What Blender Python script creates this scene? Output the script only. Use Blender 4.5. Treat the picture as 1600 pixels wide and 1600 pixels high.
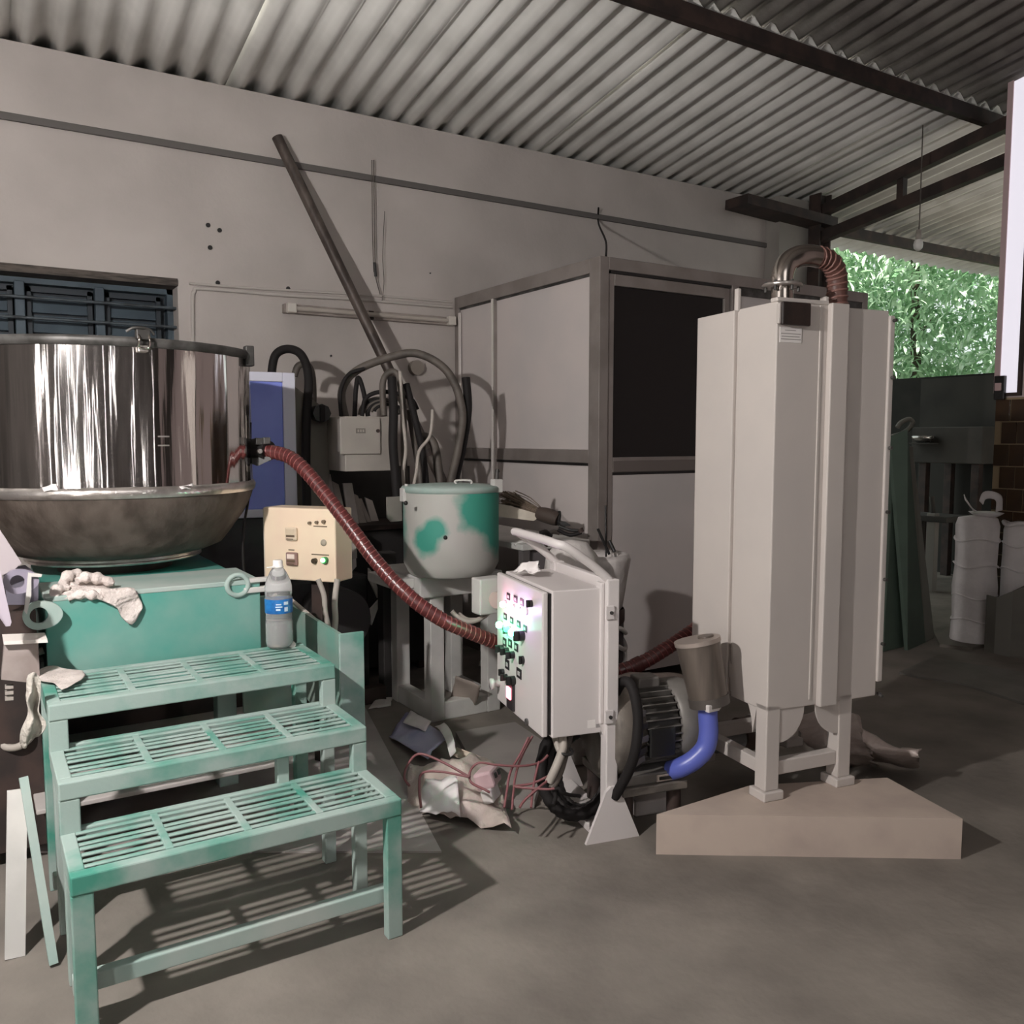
import bpy, bmesh, math, random
from mathutils import Vector, Matrix, noise

# ------------------------------------------------------------------ camera, sky, lights
SC = bpy.context.scene
COL = SC.collection
for _o in list(bpy.data.objects):
    bpy.data.objects.remove(_o)
EYE = Vector((0, 0, 1.3))
YAW, PITCH, FPX = math.radians(32), math.radians(4.87), 1350.0
cam_d = bpy.data.cameras.new('camera')
cam_d.sensor_width = 36
cam_d.lens = FPX / 1600 * 36
cam_d.clip_start = 0.05
cam = bpy.data.objects.new('camera', cam_d)
cam.location = EYE
cam.rotation_euler = (math.radians(90) - PITCH, 0, -YAW)
COL.objects.link(cam)
SC.camera = cam

SC.view_settings.view_transform = 'Standard'
SC.view_settings.look = 'None'
SC.view_settings.gamma = 1
SC.view_settings.use_curve_mapping = False
SC.view_settings.exposure = 0.5

W = bpy.data.worlds.new('sky')
SC.world = W
W.use_nodes = True
_n = W.node_tree.nodes
_n.clear()
_bg = _n.new('ShaderNodeBackground')
_bg.inputs['Color'].default_value = (.90, 1.0, .96, 1)   # bright overcast sky
_bg.inputs['Strength'].default_value = .72
_wo = _n.new('ShaderNodeOutputWorld')
W.node_tree.links.new(_bg.outputs[0], _wo.inputs[0])


def light(name, kind, loc, power, size=0.1, color=(1, 1, 1), aim=None, size_y=None):
    d = bpy.data.lights.new(name, kind)
    d.energy = power
    d.color = color
    if kind == 'AREA':
        d.size = size
        if size_y:
            d.shape = 'RECTANGLE'
            d.size_y = size_y
    elif kind == 'SUN':
        d.angle = size
    else:
        d.shadow_soft_size = size
    o = bpy.data.objects.new(name, d)
    o.location = loc
    if aim is not None:
        o.rotation_euler = (Vector(aim) - Vector(loc)).to_track_quat('-Z', 'Y').to_euler()
    COL.objects.link(o)
    return o


light('sun', 'SUN', (9.8, -9, 14), 20, 0.02, (1, .96, .88), (10.2, 6, 2))
light('shop_lamp', 'POINT', (-.62, 1.55, 1.97), 165, 0.035, (1, .955, .92))
light('low_lamp', 'POINT', (-1.55, .05, .905), 26, 0.04, (1, .95, .92))
light('hall_fill', 'AREA', (1.0, -1.6, 3.3), 12, 1.6, (1, .96, .93), (2.0, 2.5, 0.5))  # soft ambient fill added overhead, stands for no real fitting

# ------------------------------------------------------------------ helpers
F0 = Vector((math.sin(YAW), math.cos(YAW), 0))
RT = Vector((math.cos(YAW), -math.sin(YAW), 0))
ZZ = Vector((0, 0, 1))
FW = F0 * math.cos(PITCH) - ZZ * math.sin(PITCH)
UP = F0 * math.sin(PITCH) + ZZ * math.cos(PITCH)


def ray(x, y):
    return FW + RT * ((x - 800) / FPX) - UP * ((y - 800) / FPX)


def PZ(x, y, z=0.0):
    r = ray(x, y)
    return EYE + r * ((z - EYE.z) / r.z)


def PY(x, y, Y):
    r = ray(x, y)
    return EYE + r * (Y / r.y)


def PX(x, y, X):
    r = ray(x, y)
    return EYE + r * (X / r.x)


def PD(x, y, D):
    return EYE + ray(x, y) * D


def PN(x, y, p0, n):
    r = ray(x, y)
    return EYE + r * ((Vector(p0) - EYE).dot(n) / r.dot(n))


def zat(py, X, Y):
    d = Vector((X, Y, 0))
    k = -(py - 800) / FPX
    # (d.U + (z-ez)*Uz) = k*(d.F + (z-ez)*Fz)
    return EYE.z + (k * d.dot(FW) - d.dot(UP)) / (UP.z - k * FW.z)


def lin(c):
    return tuple(((v / 255) / 12.92 if v / 255 <= .04045 else ((v / 255 + .055) / 1.055) ** 2.4) for v in c)


MATS = {}


def mat(name, rgb, rough=.55, metal=0.0, rgb2=None, scale=6.0, lo=.42, hi=.62, bump=0.0, bscale=40.0,
        stretch=(1, 1, 1), spec=.5, emit=None, estr=0.0, trans=0.0, alpha=1.0, detail=5.0, coat=0.0, albedo=True):
    """procedural material: base colour broken up by a second colour through noise, plus fine bump"""
    m = bpy.data.materials.new(name)
    m.use_nodes = True
    nt = m.node_tree
    b = nt.nodes['Principled BSDF']
    c1 = tuple(rgb) + (1,)
    b.inputs['Base Color'].default_value = c1
    b.inputs['Roughness'].default_value = rough
    b.inputs['Metallic'].default_value = metal
    b.inputs['Specular IOR Level'].default_value = spec
    if trans:
        b.inputs['Transmission Weight'].default_value = trans
    if alpha < 1:
        b.inputs['Alpha'].default_value = alpha
    if coat:
        b.inputs['Coat Weight'].default_value = coat
    if emit:
        b.inputs['Emission Color'].default_value = tuple(emit) + (1,)
        b.inputs['Emission Strength'].default_value = estr
    tc = mp = None
    if rgb2 or bump:
        tc = nt.nodes.new('ShaderNodeTexCoord')
        mp = nt.nodes.new('ShaderNodeMapping')
        mp.inputs['Scale'].default_value = stretch
        nt.links.new(tc.outputs['Object'], mp.inputs['Vector'])
    if rgb2:
        n = nt.nodes.new('ShaderNodeTexNoise')
        n.inputs['Scale'].default_value = scale
        n.inputs['Detail'].default_value = detail
        nt.links.new(mp.outputs[0], n.inputs['Vector'])
        r = nt.nodes.new('ShaderNodeValToRGB')
        r.color_ramp.elements[0].position = lo
        r.color_ramp.elements[1].position = hi
        r.color_ramp.elements[0].color = c1
        r.color_ramp.elements[1].color = tuple(rgb2) + (1,)
        nt.links.new(n.outputs['Fac'], r.inputs[0])
        nt.links.new(r.outputs[0], b.inputs['Base Color'])
    if bump:
        n2 = nt.nodes.new('ShaderNodeTexNoise')
        n2.inputs['Scale'].default_value = bscale
        n2.inputs['Detail'].default_value = 4
        nt.links.new(mp.outputs[0], n2.inputs['Vector'])
        bp = nt.nodes.new('ShaderNodeBump')
        bp.inputs['Strength'].default_value = bump
        bp.inputs['Distance'].default_value = .02
        nt.links.new(n2.outputs['Fac'], bp.inputs['Height'])
        nt.links.new(bp.outputs[0], b.inputs['Normal'])
    MATS[name] = m
    return m


class MB:
    """collects shapes in world (or local) coordinates, then links them as ONE mesh object"""

    def __init__(s):
        s.v, s.f, s.sm = [], [], []

    def add(s, vs, fs, smooth=False):
        k = len(s.v)
        s.v += [Vector(v) for v in vs]
        s.f += [tuple(i + k for i in f) for f in fs]
        s.sm += [smooth] * len(fs)
        return s

    def box(s, lo, hi, M=None):
        x0, y0, z0 = lo
        x1, y1, z1 = hi
        vs = [Vector(p) for p in ((x0, y0, z0), (x1, y0, z0), (x1, y1, z0), (x0, y1, z0),
                                  (x0, y0, z1), (x1, y0, z1), (x1, y1, z1), (x0, y1, z1))]
        if M is not None:
            vs = [M @ v for v in vs]
        return s.add(vs, [(0, 3, 2, 1), (4, 5, 6, 7), (0, 1, 5, 4), (1, 2, 6, 5), (2, 3, 7, 6), (3, 0, 4, 7)])

    def cbox(s, lo, hi, b=.006, M=None):
        """box with bevelled edges"""
        bm = bmesh.new()
        x0, y0, z0 = lo
        x1, y1, z1 = hi
        vs = [bm.verts.new(p) for p in ((x0, y0, z0), (x1, y0, z0), (x1, y1, z0), (x0, y1, z0),
                                        (x0, y0, z1), (x1, y0, z1), (x1, y1, z1), (x0, y1, z1))]
        for f in [(0, 3, 2, 1), (4, 5, 6, 7), (0, 1, 5, 4), (1, 2, 6, 5), (2, 3, 7, 6), (3, 0, 4, 7)]:
            bm.faces.new([vs[i] for i in f])
        b = min(b, .45 * min(abs(x1 - x0), abs(y1 - y0), abs(z1 - z0)))
        bmesh.ops.bevel(bm, geom=bm.edges[:], offset=b, segments=2, affect='EDGES', profile=.5)
        bm.verts.index_update()
        V = [(M @ v.co) if M is not None else v.co.copy() for v in bm.verts]
        s.add(V, [[v.index for v in f.verts] for f in bm.faces])
        bm.free()
        return s

    def bar(s, a, b, w, h=None, up=(0, 0, 1)):
        """rectangular bar from a to b"""
        a, b = Vector(a), Vector(b)
        h = h or w
        d = (b - a).normalized()
        u = Vector(up)
        if abs(d.dot(u)) > .97:
            u = Vector((0, 1, 0))
        x = d.cross(u).normalized()
        y = x.cross(d)
        vs = []
        for p in (a, b):
            for sx, sy in ((-1, -1), (1, -1), (1, 1), (-1, 1)):
                vs.append(p + x * (w / 2 * sx) + y * (h / 2 * sy))
        return s.add(vs, [(3, 2, 1, 0), (4, 5, 6, 7), (0, 1, 5, 4), (1, 2, 6, 5), (2, 3, 7, 6), (3, 0, 4, 7)])

    def tube(s, pts, r, seg=10, smooth=True, res=6, closed=False, rfun=None, caps=True):
        pts = [Vector(p) for p in pts]
        if smooth and len(pts) > 2:
            pts = spline(pts, res, closed)
        n = len(pts)
        rings = []
        prev = None
        L = 0
        for i, p in enumerate(pts):
            if closed:
                t = (pts[(i + 1) % n] - pts[i - 1]).normalized()
            else:
                t = (pts[min(i + 1, n - 1)] - pts[max(i - 1, 0)]).normalized()
            if prev is None:
                x = t.orthogonal().normalized()
            else:
                x = (prev - t * prev.dot(t))
                x = x.normalized() if x.length > 1e-6 else t.orthogonal().normalized()
            prev = x
            y = t.cross(x)
            if i:
                L += (p - pts[i - 1]).length
            rr = rfun(L, i / max(1, n - 1)) if rfun else r
            rings.append([p + x * (rr * math.cos(2 * math.pi * k / seg)) + y * (rr * math.sin(2 * math.pi * k / seg)) for k in range(seg)])
        vs = [v for ring in rings for v in ring]
        fs = []
        m = n if closed else n - 1
        for i in range(m):
            for k in range(seg):
                a, b = i * seg + k, i * seg + (k + 1) % seg
                c, d = ((i + 1) % n) * seg + (k + 1) % seg, ((i + 1) % n) * seg + k
                fs.append((a, b, c, d))
        s.add(vs, fs, True)
        if caps and not closed:
            s.add(rings[0], [tuple(range(seg))[::-1]])
            s.add(rings[-1], [tuple(range(seg))])
        return s

    def cyl(s, a, b, r, seg=20, r2=None):
        a, b = Vector(a), Vector(b)
        r2 = r if r2 is None else r2
        t = (b - a).normalized()
        x = t.orthogonal().normalized()
        y = t.cross(x)
        ra = [a + x * (r * math.cos(2 * math.pi * k / seg)) + y * (r * math.sin(2 * math.pi * k / seg)) for k in range(seg)]
        rb = [b + x * (r2 * math.cos(2 * math.pi * k / seg)) + y * (r2 * math.sin(2 * math.pi * k / seg)) for k in range(seg)]
        s.add(ra + rb, [(k, (k + 1) % seg, seg + (k + 1) % seg, seg + k) for k in range(seg)], True)
        s.add(ra, [tuple(range(seg))[::-1]])
        s.add(rb, [tuple(range(seg))])
        return s

    def lathe(s, c, prof, seg=48, axis=None, wob=None):
        """profile [(r, h)] turned about a vertical (or given) axis through c"""
        c = Vector(c)
        t = Vector(axis).normalized() if axis is not None else ZZ
        x = t.orthogonal().normalized() if axis is not None else Vector((1, 0, 0))
        y = t.cross(x)
        vs = []
        for (r, h) in prof:
            for k in range(seg):
                a = 2 * math.pi * k / seg
                rr = r * (1 + (wob(a, h) if wob else 0))
                vs.append(c + t * h + x * (rr * math.cos(a)) + y * (rr * math.sin(a)))
        fs = []
        for i in range(len(prof) - 1):
            for k in range(seg):
                fs.append((i * seg + k, i * seg + (k + 1) % seg, (i + 1) * seg + (k + 1) % seg, (i + 1) * seg + k))
        return s.add(vs, fs, True)

    def prism(s, poly, d):
        """polygon (3-D points) pushed along d"""
        n = len(poly)
        poly = [Vector(p) for p in poly]
        d = Vector(d)
        s.add(poly + [p + d for p in poly],
              [tuple(range(n))[::-1], tuple(range(n, 2 * n))] + [(k, (k + 1) % n, n + (k + 1) % n, n + k) for k in range(n)])
        return s

    def ball(s, c, r, seg=16, sq=(1, 1, 1)):
        c = Vector(c)
        vs, fs = [], []
        m = seg // 2
        for i in range(m + 1):
            th = math.pi * i / m
            for k in range(seg):
                ph = 2 * math.pi * k / seg
                vs.append(c + Vector((r * sq[0] * math.sin(th) * math.cos(ph), r * sq[1] * math.sin(th) * math.sin(ph), r * sq[2] * math.cos(th))))
        for i in range(m):
            for k in range(seg):
                fs.append((i * seg + k, (i + 1) * seg + k, (i + 1) * seg + (k + 1) % seg, i * seg + (k + 1) % seg))
        return s.add(vs, fs, True)

    def sheet(s, c00, c10, c11, c01, n=10, m=None, amp=.02, fr=6.0, seed=0, thick=.003, bend=None, edge=0.0):
        """crumpled sheet between four corners, with thickness"""
        m = m or n
        c00, c10, c11, c01 = map(Vector, (c00, c10, c11, c01))
        nr = (c10 - c00).cross(c01 - c00).normalized()
        rnd = Vector((seed * 3.17, seed * 1.73, seed * .91))
        top = []
        for j in range(m + 1):
            for i in range(n + 1):
                u, v = i / n, j / m
                p = c00 * (1 - u) * (1 - v) + c10 * u * (1 - v) + c11 * u * v + c01 * (1 - u) * v
                q = p * fr + rnd
                h = noise.noise(q) + .5 * noise.noise(q * 2.3) + .3 * abs(noise.noise(q * 4.1))
                p = p + nr * (amp * h)
                if bend:
                    p = p + bend(u, v)
                if edge and (i in (0, n) or j in (0, m)):
                    p = p + Vector((noise.noise(q * 3), noise.noise(q * 3 + Vector((5, 1, 2))), 0)) * edge
                top.append(p)
        N = len(top)
        bot = [p - nr * thick for p in top]
        fs = []
        w = n + 1
        for j in range(m):
            for i in range(n):
                a = j * w + i
                fs.append((a, a + 1, a + 1 + w, a + w))
                fs.append((N + a + w, N + a + 1 + w, N + a + 1, N + a))
        ring = [i for i in range(w)] + [j * w + n for j in range(1, m + 1)] + [m * w + i for i in range(n - 1, -1, -1)] + [j * w for j in range(m - 1, 0, -1)]
        for k in range(len(ring)):
            a, b = ring[k], ring[(k + 1) % len(ring)]
            fs.append((b, a, N + a, N + b))
        return s.add(top + bot, fs, True)

    def build(s, name, m, parent=None, world=True, kind=None, label=None):
        me = bpy.data.meshes.new(name)
        V = s.v
        if parent is not None and world:
            I = WM[parent.name].inverted()
            V = [I @ v for v in V]
        me.from_pydata([tuple(v) for v in V], [], s.f)
        me.polygons.foreach_set('use_smooth', s.sm)
        me.materials.append(m)
        me.update()
        o = bpy.data.objects.new(name, me)
        COL.objects.link(o)
        if parent is not None:
            o.parent = parent
            WM[o.name] = WM[parent.name]
        else:
            WM[o.name] = Matrix.Identity(4)
        if kind:
            o['kind'] = kind
        if label:
            o['label'] = label
        return o


WM = {}


def spline(pts, res=6, closed=False):
    out = []
    n = len(pts)
    rng = n if closed else n - 1
    for i in range(rng):
        if closed:
            p0, p1, p2, p3 = pts[i - 1], pts[i], pts[(i + 1) % n], pts[(i + 2) % n]
        else:
            p0, p1, p2, p3 = pts[max(i - 1, 0)], pts[i], pts[i + 1], pts[min(i + 2, n - 1)]
        for k in range(res):
            t = k / res
            out.append(.5 * ((2 * p1) + (p2 - p0) * t + (2 * p0 - 5 * p1 + 4 * p2 - p3) * t * t + (3 * p1 - p0 - 3 * p2 + p3) * t ** 3))
    if not closed:
        out.append(pts[-1].copy())
    return out


def thing(name, label, cat, loc=(0, 0, 0), rz=0.0, group=None):
    o = bpy.data.objects.new(name, None)
    o.empty_display_size = .1
    o.location = loc
    o.rotation_euler = (0, 0, rz)
    o['label'] = label
    o['category'] = cat
    if group:
        o['group'] = group
    COL.objects.link(o)
    WM[o.name] = Matrix.Translation(Vector(loc)) @ Matrix.Rotation(rz, 4, 'Z')
    return o


def tag(o, label, cat, group=None):
    o['label'] = label
    o['category'] = cat
    if group:
        o['group'] = group
    return o


def struct(o):
    o['kind'] = 'structure'
    return o


def piece(src, parent, loc, rot=(0, 0, 0), scale=None):
    """another copy of a piece, sharing its mesh"""
    c = src.copy()
    c.parent = parent
    c.location = loc
    c.rotation_euler = rot
    if scale:
        c.scale = scale
    COL.objects.link(c)
    return c


# ------------------------------------------------------------------ materials
L = lin
wall_m = mat('wall_plaster', (.52, .475, .45), .9, rgb2=(.42, .383, .36), scale=2.2, lo=.35, hi=.75, bump=.12, bscale=30, spec=.15)
floor_m = mat('cement_floor', (.25, .222, .195), .75, rgb2=(.15, .133, .117), scale=3, lo=.35, hi=.7, bump=.15, bscale=25, spec=.3)
roof_m = mat('asbestos_sheet', (.30, .28, .26), .9, rgb2=(.22, .2, .19), scale=4, bump=.1, spec=.1)
dark_steel = mat('dark_steel', (.035, .027, .025), .6, rgb2=(.06, .04, .035), scale=9, spec=.3)
shutter_m = mat('blue_grey_paint', L((72, 86, 96)), .6, rgb2=L((60, 72, 82)), scale=5)
shutter_d = mat('dark_slate_paint', L((38, 46, 54)), .6)
rod_m = mat('rod_paint', L((72, 80, 86)), .5, rgb2=L((50, 54, 58)), scale=14)
wood_g = mat('grey_wood', L((88, 80, 74)), .8, rgb2=L((58, 52, 48)), scale=12, stretch=(1, 8, 8))
alu_m = mat('aluminium_section', L((150, 142, 138)), .42, .35, rgb2=L((136, 128, 124)), scale=5)
panel_m = mat('laminate_panel', (.58, .525, .51), .45, rgb2=(.54, .50, .49), scale=2.5, spec=.35)
glass_dark = mat('dark_glass', (.02, .02, .02), .03, trans=.85, spec=.5)
steel_m = mat('mirror_steel', (.74, .70, .68), .09, 1.0, bump=.22, bscale=9, stretch=(1, 1, .06))
steel_d = mat('stained_steel', (.12, .096, .08), .65, .15, rgb2=(.06, .045, .036), scale=13, lo=.4, hi=.66, bump=.25, bscale=24, stretch=(1, 1, .6))
seam_m = mat('brushed_seam', (.74, .69, .66), .3, .9, rgb2=(.5, .46, .43), scale=14, bump=.3, bscale=18)
rim_m = mat('dark_rim', (.05, .047, .044), .5, .4, rgb2=(.12, .115, .11), scale=12)
tube_steel = mat('stainless_tube', (.56, .51, .47), .22, 1.0, rgb2=(.48, .43, .39), scale=6)
green_m = mat('green_powder_paint', (.045, .30, .245), .6, rgb2=(.20, .36, .315), scale=3.2, lo=.36, hi=.66, bump=.05)
green_step = mat('dusty_green_steel', (.055, .26, .195), .65, rgb2=(.32, .41, .378), scale=5, lo=.34, hi=.56, bump=.05, bscale=60)
green_dusty = mat('dust_on_green', (.31, .42, .385), .7, rgb2=(.42, .47, .44), scale=6, lo=.35, hi=.7)
white_dusty = mat('dusty_white_paint', (.62, .60, .575), .65, rgb2=(.52, .51, .49), scale=5)
cream_m = mat('cream_enamel', L((244, 224, 196)), .5, rgb2=L((240, 214, 190)), scale=4)
white_p = mat('white_powder_coat', (.66, .61, .60), .42, rgb2=(.63, .59, .58), scale=2.5, bump=.03, bscale=220, spec=.4)
tower_m = mat('tower_cream_grey', (.57, .52, .488), .5, rgb2=(.54, .495, .468), scale=3, bump=.025, bscale=200, spec=.35)
grey_box = mat('grey_enclosure', L((165, 158, 150)), .55, rgb2=L((155, 148, 142)), scale=4)
blue_p = mat('blue_paint', L((142, 156, 236)), .5, rgb2=L((130, 144, 228)), scale=3)
pale_edge = mat('pale_edge_paint', L((214, 214, 228)), .5)
olive_side = mat('olive_grey_paint', L((112, 106, 96)), .6, rgb2=L((100, 94, 86)), scale=5)
black_p = mat('black_plastic', (.012, .011, .011), .45, rgb2=(.02, .018, .018), scale=20)
rubber = mat('black_rubber', (.014, .012, .012), .7, spec=.25)
cable_g = mat('grey_cable', L((96, 88, 82)), .6, rgb2=L((76, 70, 65)), scale=12)
cable_w = mat('pale_cable', L((168, 160, 152)), .6)
pole_m = mat('pole_brown_steel', (.05, .038, .033), .5, .2, rgb2=(.11, .088, .076), scale=18, stretch=(1, 1, .4))
hose_red = mat('red_brown_hose', (.105, .022, .021), .33, rgb2=(.08, .018, .018), scale=16, spec=.6)
hose_wire = mat('hose_spiral', (.30, .095, .088), .4, rgb2=(.24, .07, .066), scale=30)
duct_m = mat('brown_duct', (.105, .045, .035), .5, rgb2=(.14, .062, .05), scale=16)
duct_rib = mat('brown_duct_rib', (.24, .12, .10), .5)
blue_hose = mat('blue_silicone', (.10, .13, .48), .35, rgb2=(.12, .15, .52), scale=5)
motor_m = mat('motor_grey', L((126, 122, 118)), .45, .25, rgb2=L((108, 104, 100)), scale=10)
motor_d = mat('motor_dark', L((60, 57, 54)), .55, .2)
cast_m = mat('cast_aluminium', L((130, 122, 114)), .6, .3, rgb2=L((104, 98, 92)), scale=10, bump=.2, bscale=30)
filter_m = mat('filter_metal', L((122, 112, 104)), .42, .5, rgb2=L((104, 96, 90)), scale=8, stretch=(4, 4, .3))
paper_m = mat('paper', (.66, .62, .59), .85, rgb2=(.6, .56, .53), scale=10)
paper_d = mat('aged_paper', (.44, .40, .365), .85, rgb2=(.36, .32, .29), scale=9)
cloth_m = mat('glove_cloth', (.72, .645, .61), .9, rgb2=(.55, .48, .45), scale=14, bump=.5, bscale=90)
rag_m = mat('rag_cloth', (.52, .48, .43), .95, rgb2=(.40, .375, .335), scale=9, bump=.5, bscale=70)
plastic_w = mat('white_plastic_film', (.78, .74, .73), .35, rgb2=(.66, .62, .61), scale=8, bump=.25, bscale=22, spec=.5)
film_m = mat('brown_film', (.56, .47, .43), .35, rgb2=(.42, .345, .31), scale=9, bump=.5, bscale=26)
bag_m = mat('bin_bag', (.58, .54, .525), .4, rgb2=(.42, .39, .375), scale=9, bump=.4, bscale=20)
sack_m = mat('woven_white_sack', (.84, .80, .80), .7, rgb2=(.76, .72, .72), scale=6, bump=.25, bscale=30)
board_g = mat('green_board', (.075, .11, .085), .75, rgb2=(.06, .086, .068), scale=3)
board_o = mat('grey_board', (.19, .185, .16), .75, rgb2=(.16, .155, .135), scale=3)
shade_w = mat('shaded_wall', (.022, .021, .018), .95, rgb2=(.014, .014, .012), scale=3)  # near-black colour carries the shade under the roof
tile_m = mat('brown_tile', (.06, .03, .014), .3, rgb2=(.05, .026, .014), scale=6)
grout_m = mat('pale_grout', (.36, .27, .17), .9)
bristle_m = mat('broom_grass', (.13, .095, .07), .8, rgb2=(.2, .15, .11), scale=30)
wire_r = mat('maroon_wire', (.22, .085, .09), .5)
white_lamp = mat('bulb_glass', (.85, .83, .8), .3)
sheet_m = mat('cement_board', (.20, .188, .17), .85, rgb2=(.16, .15, .135), scale=4)
mat_dark = mat('rubber_mat', (.075, .066, .056), .85, rgb2=(.058, .05, .043), scale=5)

# ------------------------------------------------------------------ setting
WALL_Y = 4.83
struct(MB().box((-3.6, -3.6, -.15), (14, 14, 0)).build('floor', floor_m))

# back wall with the window opening
wx0, wx1, wz0, wz1 = -1.35, .955, 1.25, 2.10
b = MB()
b.box((-3.6, WALL_Y, 0), (wx0, WALL_Y + .22, 3.16))
b.box((wx1, WALL_Y, 0), (6.0, WALL_Y + .22, 3.16))
b.box((wx0, WALL_Y, 0), (wx1, WALL_Y + .22, wz0))
b.box((wx0, WALL_Y, wz1), (wx1, WALL_Y + .22, 3.16))
wall_back = struct(b.build('wall_back', wall_m))
# plugs and old screw holes seen in the plaster
hole = None
for (px, py, r) in [(325, 352, .012), (343, 360, .012), (328, 387, .012), (340, 442, .012), (450, 451, .012), (549, 458, .012), (517, 556, .006), (672, 427, .004)]:
    p = PY(px, py, WALL_Y)
    if hole is None:
        hole = MB().cyl((0, -.006, 0), (0, .01, 0), 1, 10).build('wall_plug', black_p, wall_back)
        hole.location = p
        hole.scale = (r, 1, r)
    else:
        piece(hole, wall_back, p, scale=(r, 1, r))
struct(MB().cbox((-3.6, WALL_Y - .02, 2.79), (5.6, WALL_Y + .0, 2.825), .004).build('trim_1', mat('dark_ledge_trim', (.12, .11, .105), .8)))  # dark ledge line along the back wall
b = MB()
b.box((5.36, WALL_Y - .14, 0), (5.86, WALL_Y - .001, 3.16))
struct(b.build('trim_2', mat('pilaster', (.34, .315, .29), .9, rgb2=(.28, .26, .24), scale=3)))
hall_m = mat('dark_hall_wall', (.10, .09, .085), .85, rgb2=(.07, .065, .06), scale=2)
struct(MB().box((-3.8, -3.6, 0), (-3.6, 5.05, 4.8)).build('wall_left', hall_m))
struct(MB().box((-3.8, -3.8, 0), (6, -3.6, 4.8)).build('wall_front', hall_m))

# window: slate shutters behind horizontal rods
win = bpy.data.objects.new('window_1', None)
COL.objects.link(win)
win['kind'] = 'structure'
WM[win.name] = Matrix.Identity(4)
YW = WALL_Y + .10
b = MB()
b.box((wx0, YW + .03, wz1 - .035), (wx1, WALL_Y + .2, wz1))
b.box((wx0, YW + .03, wz0), (wx1, WALL_Y + .2, wz0 + .04))
b.box((wx1 - .03, YW + .03, wz0), (wx1, WALL_Y + .2, wz1))
b.box((wx0, YW + .03, wz0), (wx0 + .03, WALL_Y + .2, wz1))
b.build('window_frame', shutter_m, win)
MB().box((wx0 + .02, YW + .105, wz0 + .02), (wx1 - .02, YW + .115, wz1 - .02)).build('shutter_back', shutter_d, win)
MB().box((wx0, WALL_Y - .012, wz1 - .008), (wx1, WALL_Y + .2, wz1 + .03)).build('lintel_board', wood_g, win)
mull = [PY(31, 470, YW).x, PY(156, 470, YW).x]
xs = [wx0 + .03, -.95, -.55, -.17] + mull + [wx1 - .03]
for x in xs[1:-1]:
    MB().cbox((x - .022, YW, wz0), (x + .022, YW + .06, wz1 - .03), .004).build('mullion', shutter_m, win)
for i in range(len(xs) - 1):
    a0, a1 = xs[i] + .03, xs[i + 1] - .03
    pz0, pz1 = wz0 + .05, wz1 - .05
    fr = MB()
    fr.box((a0, YW + .05, pz0), (a0 + .022, YW + .075, pz1)).box((a1 - .022, YW + .05, pz0), (a1, YW + .075, pz1))
    fr.box((a0, YW + .05, pz1 - .022), (a1, YW + .075, pz1)).box((a0, YW + .05, pz0), (a1, YW + .075, pz0 + .022))
    f = fr.build('shutter_frame', shutter_d, win)
    k = 0
    z = pz1 - .04
    while z > pz0 + .03:
        M = Matrix.Translation((0, YW + .085, z - .038)) @ Matrix.Rotation(math.radians(-14), 4, 'X')
        MB().box((a0 + .02, -.005, -.044), (a1 - .02, .005, .044), M).build('shutter_slat', shutter_m, win)
        z -= .098
z = wz1 - .115
while z > wz0:
    MB().cyl((wx0, WALL_Y + .05, z), (wx1, WALL_Y + .05, z), .0075, 8).build('window_rod', rod_m, win)
    z -= .0985

# roof of corrugated sheets
def roofz(Y):
    return 3.17 + (4.9 - Y) * .17


roof = bpy.data.objects.new('ceiling', None)
COL.objects.link(roof)
roof['kind'] = 'structure'
WM[roof.name] = Matrix.Identity(4)


eave_m = mat('sky_lit_eave', (.78, .77, .74), .85, rgb2=(.66, .65, .62), scale=3)  # sky light on the eave is put into this paler colour


def roof_sheet(y0, y1, dz):
    b = MB()
    w, n = 1.04, 42
    vs = []
    for (y, t) in ((y0, 0), (y1, 0), (y0, .008), (y1, .008)):
        for i in range(n + 1):
            x = w * i / n
            vs.append((x, y, roofz(y) + dz + t + .026 * math.sin(2 * math.pi * x / .148)))
    k = n + 1
    fs = []
    for i in range(n):
        fs.append((i, k + i, k + i + 1, i + 1))
        fs.append((2 * k + i, 2 * k + i + 1, 3 * k + i + 1, 3 * k + i))
        fs.append((i, i + 1, 2 * k + i + 1, 2 * k + i))
        fs.append((k + i, 3 * k + i, 3 * k + i + 1, k + i + 1))
    b.add(vs, fs, True)
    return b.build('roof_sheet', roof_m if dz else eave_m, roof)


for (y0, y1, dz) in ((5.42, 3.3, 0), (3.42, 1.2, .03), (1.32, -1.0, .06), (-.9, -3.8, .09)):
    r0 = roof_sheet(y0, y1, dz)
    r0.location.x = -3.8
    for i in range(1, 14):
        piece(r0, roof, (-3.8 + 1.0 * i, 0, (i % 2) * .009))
for Y in (4.98, 3.3, 1.25, -.95):
    struct(MB().bar((-3.7, Y, roofz(Y) - .07), (10.1, Y, roofz(Y) - .07), .05, .085).build('trim_3', dark_steel))

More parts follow.
